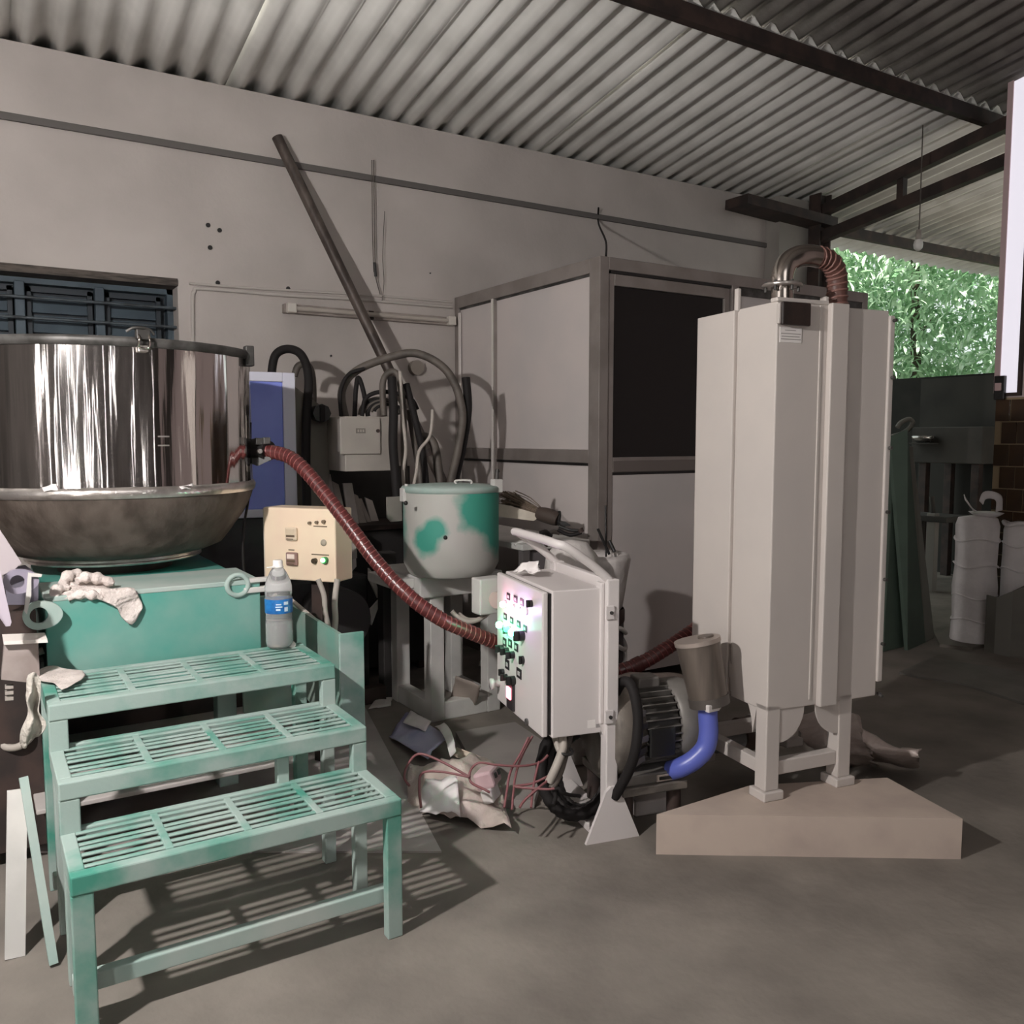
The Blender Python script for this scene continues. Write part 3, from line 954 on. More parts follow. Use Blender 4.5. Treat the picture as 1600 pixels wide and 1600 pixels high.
# crumpled film stuck on the seam
for i, (px, py, w) in enumerate([(78, 764, 22), (215, 768, 26), (292, 762, 20)]):
    a = on_shell(px - w / 2, py + 4, .014)
    c = on_shell(px + w / 2, py + 2, .014)
    MB().sheet(a, c, c + Vector((0, .012, .02)), a + Vector((0, .012, .014)), 10, 5, .012, 16, i, .002, edge=.008).build('stuck_film', plastic_w, bowl)

# green base: front plate, top flange, cheek plate, lugs
gb = thing('green_machine_base', 'green painted machine base with lug plates under the steel bowl', 'machine', (.48, 3.0, 0))
TX0, TX1, TY = .165, .80, 2.87
tz = zat(920, .5, TY)
MB().cbox((TX0, TY, .52), (TX1, TY + .02, tz), .004).build('front_plate', green_m, gb)
for x in (TX0, TX1 - .07):
    MB().cbox((x, TY + .35, 0), (x + .07, TY + .42, .56), .004).build('leg', green_dusty, gb)
MB().cbox((TX0 - .0, TY - .002, tz - .01), (TX1, TY + .30, tz + .006), .003).build('top_plate', green_dusty, gb)
MB().box((TX0 + .01, TY + .02, .54), (TX1 - .01, TY + .9, tz - .012)).build('tank', green_m, gb)
MB().cbox((TX0 - .05, TY - .06, .20), (TX1 + .12, TY + .62, .215), .003).build('drip_tray', mat('pale_tray', (.56, .51, .49), .6, rgb2=(.48, .44, .42), scale=5), gb)
MB().cbox((TX0 - .05, TY + .62, 0), (TX1 + .1, TY + .66, .56), .004).build('skirt_plate', dark_steel, gb)
MB().cyl((KX, KY, tz - .1), (KX, KY, kb), .2, 28).build('pedestal', dark_steel, gb)
q0, q1 = PX(528, 990, .975), PX(452, 944, .975)
MB().prism([(.975, q0.y, .30), (.975, q0.y, q0.z), (.975, q1.y, q1.z), (.975, q1.y, .42)], (.012, 0, 0)).build('cheek_plate', mat('grey_green_paint', (.24, .30, .265), .6, rgb2=(.15, .30, .25), scale=5), gb)
MB().cbox((.975, q0.y - .012, q0.z - .36), (1.06, q0.y, q0.z), .004).build('cheek_flange', green_step, gb)
MB().cbox((TX1, TY + .25, .3), (.98, TY + .27, tz - .10), .004).build('cross_plate', MATS['grey_green_paint'], gb)
# right ring lug
p = PY(371, 914, TY)
ring = [p + Vector((.034 * math.cos(a), -.004, .034 * math.sin(a))) for a in [i * math.pi / 10 for i in range(20)]]
MB().tube(ring, .0085, 8, res=2, closed=True).build('ring_lug', green_dusty, gb)
MB().cbox((p.x + .02, TY - .01, p.z - .03), (p.x + .16, TY + .02, p.z - .012), .003).build('lug_arm', white_dusty, gb)
MB().cbox((p.x + .03, TY - .01, p.z + .004), (p.x + .15, TY + .02, p.z + .018), .003).build('lug_arm', white_dusty, gb)


def ring_plate(name, px, py, ro, ri, Y, m, ext, th=.016):
    """plate with a round hole and a tail"""
    c = PY(px, py, Y)
    b = MB()
    n = 28
    vs = []
    for yy in (0, th):
        for r in (ro, ri):
            for k in range(n):
                a = 2 * math.pi * k / n
                rr = r
                x, z = rr * math.cos(a), rr * math.sin(a)
                if r == ro:
                    x += max(0, math.cos(a)) * ext[0]
                    z += math.sin(a) * ext[1] * max(0, math.cos(a))
                vs.append(c + Vector((x, yy, z)))
    fs = []
    for k in range(n):
        k2 = (k + 1) % n
        fs.append((k, k2, n + k2, n + k))
        fs.append((2 * n + k, 3 * n + k, 3 * n + k2, 2 * n + k2))
        fs.append((k, 2 * n + k, 2 * n + k2, k2))
        fs.append((n + k, n + k2, 3 * n + k2, 3 * n + k))
    b.add(vs, fs)
    return b.build(name, m, gb)


lil = mat('lilac_grey_paint', L((150, 142, 158)), .5, rgb2=L((136, 130, 146)), scale=6)
ring_plate('lug_plate', 27, 909, .035, .0185, 2.80, lil, (.02, .0))
ring_plate('lug_plate', 61, 962, .042, .024, 2.83, green_dusty, (.02, .0))
p0, p1, p2, p3 = PY(50, 897, 2.82), PY(44, 935, 2.82), PY(40, 960, 2.82), PY(52, 985, 2.82)
MB().prism([PY(x, y, 2.79) for x, y in [(44, 895), (66, 898), (64, 902), (49, 901), (49, 930), (42, 960), (38, 955), (41, 930)]], (0, .02, 0)).build('hook_bracket', white_dusty, gb)
# plain grey-lilac side plates and stays at the left end
MB().prism([PY(x, y, 2.9) for x, y in [(-60, 800), (0, 828), (34, 880), (20, 892), (0, 900), (-60, 880)]][::-1], (0, .03, 0)).build('stay_plate', mat('pale_grey_steel', L((176, 166, 170)), .6), gb)
MB().prism([PY(x, y, 2.62) for x, y in [(-70, 865), (-2, 880), (18, 972), (16, 978), (9, 979), (0, 960), (-70, 800)]][::-1], (0, .03, 0)).build('stay_plate', mat('pale_lilac_steel', L((182, 172, 184)), .6), gb)
MB().prism([PY(x, y, 2.95) for x, y in [(4, 890), (40, 884), (60, 900), (60, 945), (12, 945)]][::-1], (0, .02, 0)).build('backing_plate', mat('dim_lilac_steel', L((96, 92, 104)), .6), gb)
MB().prism([PY(x, y, 2.72) for x, y in [(5, 1002), (74, 999), (75, 1004), (6, 1008)]][::-1], (0, .1, 0)).build('shelf_edge', mat('shelf_white', L((226, 218, 212)), .6), gb)
MB().prism([PY(x, y, 2.74) for x, y in [(7, 1006), (60, 1005), (62, 1060), (40, 1066), (2, 1062)]][::-1], (0, .05, 0)).build('shelf_box', mat('shelf_grey', L((160, 148, 144)), .7, rgb2=L((138, 126, 122)), scale=9), gb)
b = MB()
for k in range(3):
    b.prism([PY(x, y + 9 * k, 2.76) for x, y in [(8, 1072), (21, 1071), (21, 1076), (8, 1077)]][::-1], (0, .02, 0))
b.build('terminal_strip', paper_d, gb)
MB().box((-.9, 2.95, .05), (TX0 - .02, 3.5, .78)).build('drive_housing', dark_steel, gb)
cab_line('pale_cable', [(-40, 1120, 2.66), (-5, 1078, 2.66), (20, 1050, 2.66), (45, 1026, 2.68), (68, 1016, 2.7)], .0115, cable_w, 'pale cable arching past the grey box at the left end of the green base')
cab_line('pale_cable', [(-40, 1140, 2.6), (-2, 1160, 2.6), (12, 1168, 2.6), (30, 1166, 2.6), (48, 1152, 2.62), (60, 1130, 2.7)], .011, cable_w, 'pale cable sagging low at the left of the green steps')

# ------------------------------------------------------------------ green steps
st = thing('green_steps', 'three tread green steel steps with slatted treads in front of the green base', 'steps', (.53, 2.5, 0))
SX0, SX1 = .137, .905
TR = [(2.455, 2.77, .62), (2.215, 2.50, .497), (1.985, 2.25, .372)]
HX = 0.0
for i, (y0, y1, z) in enumerate(TR):
    x0, x1 = SX0, SX1
    B = .032
    apron = .044
    g = MB().cbox((x0, y0, z - apron), (x1, y0 + B, z), .004).build('tread_front', green_step, st)
    MB().cbox((x0, y1 - .022, z - .03), (x1, y1, z + .004), .003).build('tread_back', green_step, st)
    MB().cbox((x0, y0 + B, z - .045), (x0 + B, y1 - .022, z), .003).build('tread_side', green_step, st)
    MB().cbox((x1 - B, y0 + B, z - .045), (x1, y1 - .022, z), .003).build('tread_side', green_step, st)
    n = 8 if i == 0 else 7
    pitch = (y1 - .022 - (y0 + B)) / n
    s0 = None
    for k in range(n):
        y = y0 + B + pitch * (k + .5)
        if s0 is None:
            s0 = MB().cbox((0, -.0075, -.005), (x1 - x0 - 2 * B, .0075, 0), .002).build('slat', green_step, st, world=False)
            I = WM[st.name].inverted()
            s0.location = I @ Vector((x0 + B, y, z - .001))
        else:
            piece(s0, st, I @ Vector((x0 + B, y, z - .001 + .0015 * math.sin(k * 2.1 + i))))
    for u in (.27, .5, .73):
        xx = x0 + (x1 - x0) * u
        MB().cbox((xx - .009, y0 + B, z - .016), (xx + .009, y1 - .02, z + .0005), .002).build('cross_bar', green_step, st)
    # legs of this step
    zl = TR[i + 1][2] - .005 if i < 2 else 0
    zl2 = 0
    MB().cbox((x1 - .042, y0 + .002, zl), (x1, y0 + B, z - apron), .003).build('leg', green_dusty if i == 0 else green_step, st)
    MB().cbox((x0, y0 + .002, zl), (x0 + .045, y0 + B, z - apron), .003).build('leg', green_step, st)
    if i == 0:
        for x in (x0, x1 - .04):
            MB().cbox((x, y1 - .045, 0), (x + .04, y1 - .005, z - .03), .003).build('leg', green_step, st)
    else:
        for x in (x0 + .005, x1 - .04):
            MB().cbox((x, y1 - .04, 0), (x + .035, y1 - .005, z - .03), .003).build('leg', green_dusty, st)
# extra props under the second tread
for u, zz in ((.70, .30),):
    xx = SX0 + (SX1 - SX0) * u
    MB().cbox((xx - .016, 2.24, .24), (xx + .016, 2.27, TR[1][2] - .05), .003).build('prop', green_dusty, st)
MB().bar((SX0 - .06, 2.50, .43), (SX0 - .02, 2.34, 0), .05, .02, (1, 0, 0)).build('stringer', green_dusty, st)
MB().bar((SX0 - .075, 2.50, .40), (SX0 - .10, 2.42, 0), .02, .045, (1, 0, 0)).build('stringer', white_dusty, st)
for (y, z) in ((2.56, .10), (2.03, .10)):
    MB().cbox((SX0, y, z - .02), (SX1, y + .03, z + .02), .003).build('tie_bar', green_dusty, st)

# water bottle on the top tread
bt = PZ(437, 1011, .622)
bo = thing('water_bottle', 'clear plastic water bottle with blue label on the top green step', 'bottle', bt)
bm_ = mat('bottle_plastic', (.90, .90, .91), .1, trans=.8, spec=.5)
bm_.node_tree.nodes['Principled BSDF'].inputs['IOR'].default_value = 1.15
R0 = .043
prof = [(.0, .004), (.03, 0), (.040, .006), (R0, .018), (R0, .085), (R0 - .003, .092), (R0, .10), (R0 - .003, .108), (R0, .116), (R0, .165), (R0 - .002, .17), (R0, .176), (R0, .2), (.038, .222), (.026, .248), (.0165, .262), (.0145, .268), (.0145, .272)]
MB().lathe(bt, prof, 36).build('body', bm_, bo)
wm = mat('water', (.86, .83, .8), .1, trans=.7)
MB().lathe(bt, [(0, .006), (.036, .008), (R0 - .004, .02), (R0 - .004, .082), (R0 - .0065, .09), (0, .09)], 36).build('water', wm, bo)
MB().lathe(bt, [(R0 + .0008, .117), (R0 + .0012, .12), (R0 + .0012, .16), (R0 + .0008, .163)], 36).build('label', mat('label_blue', L((24, 92, 160)), .35, rgb2=L((40, 120, 190)), scale=40), bo)
lw = mat('label_white', L((205, 225, 240)), .4)
for (a0, a1, h0, h1) in ((-118, -96, .146, .150), (-120, -92, .138, .142), (-118, -100, .128, .134), (-86, -66, .146, .156), (-84, -68, .124, .138)):
    b = MB()
    vs = []
    for h in (h0, h1):
        for k in range(5):
            a = math.radians(a0 + (a1 - a0) * k / 4)
            vs.append(bt + Vector(((R0 + .002) * math.cos(a), (R0 + .002) * math.sin(a), h)))
    b.add(vs, [(k, k + 1, 6 + k, 5 + k) for k in range(4)])
    b.build('label_print', lw, bo)
MB().lathe(bt, [(.0, .287), (.0145, .286), (.0155, .282), (.0155, .268), (.018, .266), (.018, .262), (.0145, .262)], 20).build('cap', mat('cap_white', (.85, .82, .78), .5), bo)
p = bt + Vector((-.018, -.012, .264))
MB().cbox((p.x - .022, p.y - .002, p.z), (p.x + .006, p.y + .002, p.z + .004), .001).build('cap_tab', MATS['cap_white'], bo)
p = PZ(453, 1008, .622)
tag(MB().lathe(p + Vector((.0, -.02, .006)), [(0, .006), (.011, .006), (.013, .003), (.013, -.003), (.012, -.006), (0, -.006)], 16, axis=(.3, -.8, .9)).build('bottle_cap', MATS['cap_white']),
    'loose white cap lying at the foot of the water bottle', 'cap')

# white glove cloth over the tank edge
gl = thing('work_glove', 'crumpled pale cotton glove draped over the front edge of the green base', 'glove', PY(160, 925, TY))
A = lambda x, y, Y: PY(x, y, Y)
z0 = tz + .012


def drape(name, rows, m, par, seed, amp=.012, fr=22, thick=.006):
    """cloth through rows of points (each row across), crumpled"""
    nr, nc = len(rows), len(rows[0])
    K = 4
    cols = [spline([Vector(rows[r][c]) for r in range(nr)], K) for c in range(nc)]
    grid = []
    for r in range(len(cols[0])):
        grid.append(spline([cols[c][r] for c in range(nc)], K))
    b = MB()
    H, Wd = len(grid), len(grid[0])
    vs = []
    for r in range(H):
        for c in range(Wd):
            p = grid[r][c]
            q = p * fr + Vector((seed, seed * .7, 0))
            vs.append(p + Vector((noise.noise(q), noise.noise(q + Vector((7, 3, 1))) - .3, .6 * noise.noise(q + Vector((1, 9, 4))))) * amp)
    N = len(vs)
    vs2 = [v + Vector((0, thick * .7, -thick * .6)) for v in vs]
    fs = []
    for r in range(H - 1):
        for c in range(Wd - 1):
            a = r * Wd + c
            fs.append((a, a + 1, a + 1 + Wd, a + Wd))
            fs.append((N + a + Wd, N + a + 1 + Wd, N + a + 1, N + a))
    ringi = [c for c in range(Wd)] + [r * Wd + Wd - 1 for r in range(1, H)] + [(H - 1) * Wd + c for c in range(Wd - 2, -1, -1)] + [r * Wd for r in range(H - 2, 0, -1)]
    for k in range(len(ringi)):
        a, c = ringi[k], ringi[(k + 1) % len(ringi)]
        fs.append((c, a, N + a, N + c))
    b.add(vs + vs2, fs, True)
    return b.build(name, m, par)


drape('palm', [[A(78, 936, 2.88), A(110, 906, 2.99), A(150, 908, 3.0), A(175, 926, 2.95)],
               [A(92, 934, 2.87), A(118, 914, 2.93), A(150, 914, 2.93), A(185, 922, 2.91)],
               [A(112, 934, 2.865), A(135, 926, 2.87), A(158, 924, 2.87), A(195, 918, 2.87)],
               [A(150, 932, 2.86), A(165, 932, 2.86), A(188, 928, 2.86), A(216, 926, 2.86)],
               [A(180, 950, 2.86), A(186, 950, 2.86), A(202, 946, 2.86), A(220, 938, 2.86)],
               [A(204, 972, 2.86), A(208, 973, 2.86), A(214, 966, 2.86), A(221, 950, 2.86)]], cloth_m, gl, 3, .016)
for i, (pts, r) in enumerate([([A(98, 918, 2.93), A(102, 904, 2.95), A(116, 897, 2.97), A(130, 900, 2.98)], .012),
                              ([A(92, 934, 2.88), A(84, 929, 2.89), A(90, 921, 2.9), A(106, 918, 2.91)], .011),
                              ([A(106, 935, 2.865), A(126, 929, 2.865), A(146, 930, 2.862), A(160, 934, 2.86)], .010),
                              ([A(120, 908, 2.92), A(136, 902, 2.93), A(158, 905, 2.93), A(178, 912, 2.92)], .012)]):
    MB().tube(pts, r, 10, res=5, rfun=lambda l, u, r=r: r * (1 + .22 * math.sin(l * 180 + i)) * (.55 + .9 * math.sin(math.pi * min(.97, max(.06, u))) ** .5)).build('finger', cloth_m, gl)

# rag over the left corner of the top step
rg = thing('torn_rag', 'torn pale rag spread over the left corner of the top green step and hanging down', 'rag', PZ(70, 1055, .62))
T = lambda x, y: PZ(x, y, .632)
drape('spread_part', [[T(44, 1056), T(62, 1046), T(82, 1040), T(112, 1046), T(130, 1047)],
                      [T(50, 1060), T(70, 1052), T(92, 1050), T(115, 1052), T(133, 1052)],
                      [T(56, 1062), T(76, 1060), T(92, 1066), T(108, 1068), T(122, 1064)],
                      [T(62, 1062), T(80, 1066), T(94, 1076), T(98, 1077), T(104, 1074)]], cloth_m, rg, 8, .005, 26, .004)
Hn = lambda x, y, Y=2.5: PY(x, y, Y)
drape('hanging_part', [[Hn(44, 1056), Hn(52, 1052), Hn(60, 1056), Hn(66, 1062)],
                       [Hn(36, 1085), Hn(46, 1085, 2.48), Hn(54, 1086, 2.52), Hn(64, 1084)],
                       [Hn(42, 1110), Hn(50, 1110, 2.48), Hn(56, 1112, 2.52), Hn(66, 1104)],
                       [Hn(34, 1138), Hn(46, 1138, 2.48), Hn(56, 1134, 2.51), Hn(68, 1132)],
                       [Hn(40, 1164), Hn(48, 1162, 2.49), Hn(54, 1150, 2.51), Hn(62, 1146)]], rag_m, rg, 5, .016, 20)

# ------------------------------------------------------------------ cream control box on its post
c0, c1 = PD(411, 792, 3.42), PD(525, 903, 3.32)
cz0, cz1 = zat(903, c1.x, c1.y), zat(792, c0.x, c0.y)
hd = math.atan2(c1.y - c0.y, c1.x - c0.x)
wid = (Vector((c1.x, c1.y)) - Vector((c0.x, c0.y))).length
cbx = thing('control_box', 'cream control box with two meters and a green lit switch, behind the water bottle', 'control box', (c0.x, c0.y, cz0 - .02), hd)
M = WM[cbx.name]
hgt = cz1 - cz0 + .02


def lc(name, lo, hi, m, par=None, be=.003):
    return MB().cbox(lo, hi, be).build(name, m, par or cbx, world=False)


lc('housing', (0, 0, 0), (wid, .12, hgt), cream_m, be=.006)
lc('hinge_flange', (-.012, .012, 0), (.004, .12, hgt - .005), mat('cream_shade', L((214, 204, 192)), .55))
nrm = (M.to_3x3() @ Vector((0, -1, 0)))


def on_box(px, py):
    return M.inverted() @ PN(px, py, M @ Vector((0, 0, 0)), nrm)


meter_f = mat('meter_frame', L((150, 120, 112)), .5)
for (px, py, w, h, m, lit) in ((457, 834, .026, .026, mat('meter_face', L((222, 204, 180)), .35), False), (458, 873, .026, .026, meter_f, True)):
    q = on_box(px, py)
    mt = lc('meter', (q.x - w, -.014, q.z - h), (q.x + w, 0, q.z + h), m, be=.005)
    lc('meter_window', (q.x - w * .7, -.0165, q.z + h * .05), (q.x + w * .65, -.013, q.z + h * .75), mat('meter_glass_%d' % py, L((244, 226, 214)) if lit else L((214, 196, 172)), .3), mt, .001)
    lc('meter_band', (q.x - w * .75, -.0165, q.z - h * .45), (q.x + w * .75, -.013, q.z - h * .12), mat('meter_band_%d' % py, L((110, 92, 76)), .5), mt, .001)
    lc('meter_band', (q.x - w * .7, -.0165, q.z - h * .82), (q.x + w * .5, -.013, q.z - h * .66), MATS['meter_band_%d' % py], mt, .001)
dot_m = mat('indicator_brown', L((120, 104, 84)), .5)
for (px, py, r) in ((485, 817, .006), (496, 816, .006), (507, 815, .007)):
    q = on_box(px, py)
    MB().cyl((q.x, 0, q.z), (q.x, -.012, q.z), r, 14).build('indicator', dot_m, cbx, world=False)
for (x0, y0, x1, y1) in ((490, 822, 511, 821), (487, 866, 514, 864), (451, 859, 460, 858)):
    q, s = on_box(x0, y0), on_box(x1, y1)
    MB().box((q.x, -.0015, q.z - .0022), (s.x, 0, q.z + .0022)).build('legend_strip', dot_m, cbx, world=False)
q = on_box(506, 848)
MB().lathe((0, 0, 0), [(.0, .006), (.009, .006), (.013, .003), (.013, 0)], 18, axis=(0, -1, 0)).build('push_button', mat('button_grey', L((172, 162, 146)), .4), cbx, world=False).location = (q.x, 0, q.z)
q = on_box(493, 876)
MB().cyl((q.x, 0, q.z), (q.x, -.016, q.z), .010, 16).build('selector', mat('selector_dark', L((70, 58, 44)), .5), cbx, world=False)
q = on_box(509, 875)
sw = MB().cyl((q.x, 0, q.z), (q.x, -.016, q.z), .013, 18).build('lamp_switch', mat('switch_green', (.05, .3, .1), .4), cbx, world=False)
MB().cyl((q.x - .001, -.0161, q.z + .001), (q.x - .001, -.021, q.z + .001), .009, 16).build('lens', mat('lit_green_lens', (.4, .9, .5), .3, emit=(.35, 1, .42), estr=2.5), sw, world=False)
lc('post', (wid * .55, .05, -(cz0 - .02)), (wid * .55 + .05, .10, 0), dark_steel)
cab_line('pale_cable', [(497, 905, 3.2), (506, 930, 3.2), (508, 955, 3.2), (514, 985, 3.2), (516, 1010, 3.2)], .010, cable_w, 'pale cable hanging from the middle of the cream control box')
cab_line('pale_cable', [(527, 905, 3.15), (523, 940, 3.15), (524, 970, 3.15), (520, 1000, 3.15)], .011, cable_w, 'pale cable hanging from the right end of the cream control box')
cab_line('pale_cable', [(440, 925, 3.2), (470, 950, 3.1), (500, 975, 3.05), (525, 995, 3.05), (548, 992, 3.05), (552, 998, 3.05)], .008, cable_w, 'thin pale cable sloping along the top of the green cheek plate')
cab_line('black_cable', [(391, 660, 3.36), (390, 740, 3.36), (388, 780, 3.36), (380, 830, 3.35), (380, 880, 3.35), (384, 905, 3.35)], .005, rubber, 'thin black cable down the right side of the steel bowl')

# ------------------------------------------------------------------ red brown hose
def ribbed(par, pts, r, m_base, m_rib, pitch, res=10, rib=1.16, ribw=.0022, name='hose'):
    P = spline([Vector(p) for p in pts], res)
    body = MB().tube(P, r, 14, smooth=False).build(name, m_base, par)
    # spiral reinforcement
    Ls = [0]
    for i in range(1, len(P)):
        Ls.append(Ls[-1] + (P[i] - P[i - 1]).length)
    tot = Ls[-1]
    prev = None
    out = []
    s, i = 0.0, 0
    ds = pitch / 10
    while s < tot:
        while i < len(P) - 2 and Ls[i + 1] < s:
            i += 1
        t = (P[i + 1] - P[i]).normalized()
        p = P[i] + t * (s - Ls[i])
        x = t.orthogonal().normalized() if prev is None else (prev - t * prev.dot(t)).normalized()
        prev = x
        y = t.cross(x)
        a = 2 * math.pi * s / pitch
        out.append(p + (x * math.cos(a) + y * math.sin(a)) * r)
        s += ds
    MB().tube(out, ribw, 5, smooth=False).build('spiral_rib', m_rib, par)
    return body


hs = thing('suction_hose', 'red brown spiral hose sagging from the steel bowl past the panel trolley to the tower', 'hose', PD(400, 702, 3.38))
ribbed(hs, [PD(*p) for p in [(408, 704, 3.36), (430, 707, 3.35), (452, 714, 3.33), (472, 730, 3.30), (500, 762, 3.27), (545, 820, 3.22), (590, 880, 3.18), (640, 932, 3.14), (690, 968, 3.14), (740, 990, 3.20),
                             (790, 1010, 3.26), (850, 1036, 3.28), (910, 1052, 3.24), (960, 1050, 3.22), (1000, 1037, 3.24), (1040, 1014, 3.28), (1085, 984, 3.34), (1120, 960, 3.42)]],
       .0265, hose_red, hose_wire, .0215)
a = PD(396, 701, 3.39)
c = PD(420, 705, 3.355)
cl = MB().cyl(a, c, .040, 18).build('clamp_collar', black_p, hs)
for (px, py) in ((404, 690), (416, 689)):
    q = PD(px, py, 3.33)
    MB().cbox((q.x - .014, q.y - .012, q.z - .012), (q.x + .014, q.y + .012, q.z + .014), .004).build('clamp_lever', rim_m, cl)
q = PD(405, 705, 3.31)
MB().cyl(q, q + Vector((0, -.015, 0)), .009, 12).build('clamp_bolt', seam_m, cl)
MB().prism([PD(x, y, 3.34) for x, y in [(393, 716), (422, 713), (424, 718), (404, 728), (394, 724)]][::-1], (0, .03, 0)).build('clamp_wedge', black_p, cl)
a, c = PD(990, 1042, 3.235), PD(1002, 1036, 3.24)
MB().cyl(a, c, .030, 16).build('hose_joint', mat('hose_joint_dark', (.09, .02, .018), .5), hs)

# ------------------------------------------------------------------ green drum on white stand
DP = PD(705, 830, 3.96)
dx, dy = DP.x, DP.y
dr = .218
dz0, dz1 = zat(905, dx, dy - dr), zat(764, dx, dy - dr)
dd = thing('powder_drum', 'round drum with patchy green paint standing on the white stand', 'drum', (dx, dy, dz0))


def drum_mat():
    """pale primer with worn green patches, each patch a noisy blob at its own spot on the shell"""
    m = mat('patchy_drum_paint', (.46, .45, .42), .6, bump=.08, bscale=14)
    nt = m.node_tree
    tc = nt.nodes.new('ShaderNodeTexCoord')
    nz = nt.nodes.new('ShaderNodeTexNoise')
    nz.inputs['Scale'].default_value = 9
    nz.inputs['Detail'].default_value = 5
    nt.links.new(tc.outputs['Object'], nz.inputs['Vector'])
    last = None
    for (x, y, z, r) in ((.10, -.20, .30, .15), (.17, -.14, .20, .13), (.03, -.22, .33, .10), (.19, -.10, .32, .14), (-.19, -.12, .17, .075), (-.16, -.15, .22, .06), (-.1, .2, .2, .2)):
        d = nt.nodes.new('ShaderNodeVectorMath')
        d.operation = 'DISTANCE'
        d.inputs[1].default_value = (x, y, z)
        nt.links.new(tc.outputs['Object'], d.inputs[0])
        s_ = nt.nodes.new('ShaderNodeMath')
        s_.operation = 'DIVIDE'
        s_.inputs[1].default_value = r
        nt.links.new(d.outputs['Value'], s_.inputs[0])
        if last is None:
            last = s_
        else:
            mn = nt.nodes.new('ShaderNodeMath')
            mn.operation = 'SMOOTH_MIN'
            mn.inputs[2].default_value = .25
            nt.links.new(last.outputs[0], mn.inputs[0])
            nt.links.new(s_.outputs[0], mn.inputs[1])
            last = mn
    ad = nt.nodes.new('ShaderNodeMath')
    ad.operation = 'MULTIPLY_ADD'
    ad.inputs[1].default_value = 1.3
    nt.links.new(nz.outputs['Fac'], ad.inputs[0])
    nt.links.new(last.outputs[0], ad.inputs[2])
    rp = nt.nodes.new('ShaderNodeValToRGB')
    rp.color_ramp.elements[0].position = .45
    rp.color_ramp.elements[1].position = .62
    rp.color_ramp.elements[0].color = (.05, .30, .23, 1)
    rp.color_ramp.elements[1].color = (.46, .45, .42, 1)
    dv = nt.nodes.new('ShaderNodeMath')
    dv.operation = 'DIVIDE'
    dv.inputs[1].default_value = 3
    nt.links.new(ad.outputs[0], dv.inputs[0])
    nt.links.new(dv.outputs[0], rp.inputs[0])
    nt.links.new(rp.outputs[0], nt.nodes['Principled BSDF'].inputs['Base Color'])
    return m


drum_m = drum_mat()
H = dz1 - dz0
MB().lathe((dx, dy, dz0), [(0, .0), (dr * .86, .0), (dr * .9, .01), (dr, .055), (dr, H * .5), (dr, H - .02)], 56).build('shell', drum_m, dd)
MB().lathe((dx, dy, dz0), [(dr, H - .022), (dr + .006, H - .018), (dr + .008, H - .002), (dr + .002, H + .006), (dr * .5, H + .014), (0, H + .016)], 56).build('lid', green_dusty, dd)
hl = [PD(x, y, 3.9) for x, y in [(713, 756), (712, 751), (735, 751), (736, 757)]]
MB().tube(hl, .005, 8, res=4).build('lid_handle', white_dusty, dd)
for (px, py, D) in ((634, 766, 3.86), (776, 752, 3.9)):
    q = PD(px, py, D)
    cl = MB().cbox((q.x - .022, q.y - .02, q.z - .05), (q.x + .022, q.y + .02, q.z + .01), .004).build('toggle_clamp', white_dusty, dd)
    MB().cyl(q, q + Vector((.004, 0, .028 if px < 700 else .055)), .008, 10).build('clamp_bolt', rim_m if px > 700 else white_dusty, cl)
b = MB()
b.tube([PD(x, y, 3.92) for x, y in [(771, 757), (775, 742), (780, 735)]], .006, 8)
b.build('clamp_handle', cable_g, dd)
for (px, py) in ((634, 786), (696, 840)):
    q = PN(px, py, (dx, dy - dr, 0), Vector((-.3, -.95, 0)))
    MB().ball((q.x, q.y + .0, q.z), .010, 10).build('plug_hole', black_p, dd)

zs = zat(922, dx, dy - dr)
sn = thing('drum_stand', 'white steel stand with square legs carrying the green drum', 'stand', (dx, dy, 0))
LX0, LX1, LY0, LY1 = dx - .07, dx + .36, dy - .02, dy + .36
p = PZ(680, 1125, 0)
LX0, LY0 = p.x - .035, p.y - .03
LX1, LY1 = LX0 + .37, LY0 + .44
sm = white_dusty
for (x, y) in ((LX0, LY0), (LX1 - .07, LY0), (LX0, LY1 - .07), (LX1 - .07, LY1 - .07)):
    MB().cbox((x, y, 0), (x + .07, y + .07, dz0 - .10), .004).build('leg', sm, sn)
MB().cbox((LX0 - .06, LY0 - .02, dz0 - .10), (LX1, LY1, dz0 - .004), .006).build('top_frame', sm, sn)
MB().cbox((LX0 - .16, LY0 + .04, dz0 - .06), (LX0 - .06, LY1 - .1, dz0 - .015), .004).build('top_flange', sm, sn)
for (lo, hi) in (((LX0 + .07, LY0 + .005, .0), (LX1 - .07, LY0 + .065, .085)), ((LX0 + .005, LY0 + .07, .0), (LX0 + .065, LY1 - .07, .085)), ((LX1 - .065, LY0 + .07, 0), (LX1 - .005, LY1 - .07, .085))):
    MB().cbox(lo, hi, .004).build('bottom_rail', sm, sn)
bp = [PZ(x, y, .03) for x, y in [(712, 1143), (805, 1128), (860, 1165), (835, 1250), (780, 1250), (735, 1185)]]
tag(MB().prism([(q.x, q.y, 0) for q in bp][::-1], (0, 0, .03)).build('floor_plate', mat('grey_floor_plate', (.34, .31, .29), .7, rgb2=(.29, .265, .25), scale=4)),
    'grey steel floor plate lying before the white drum stand', 'plate')

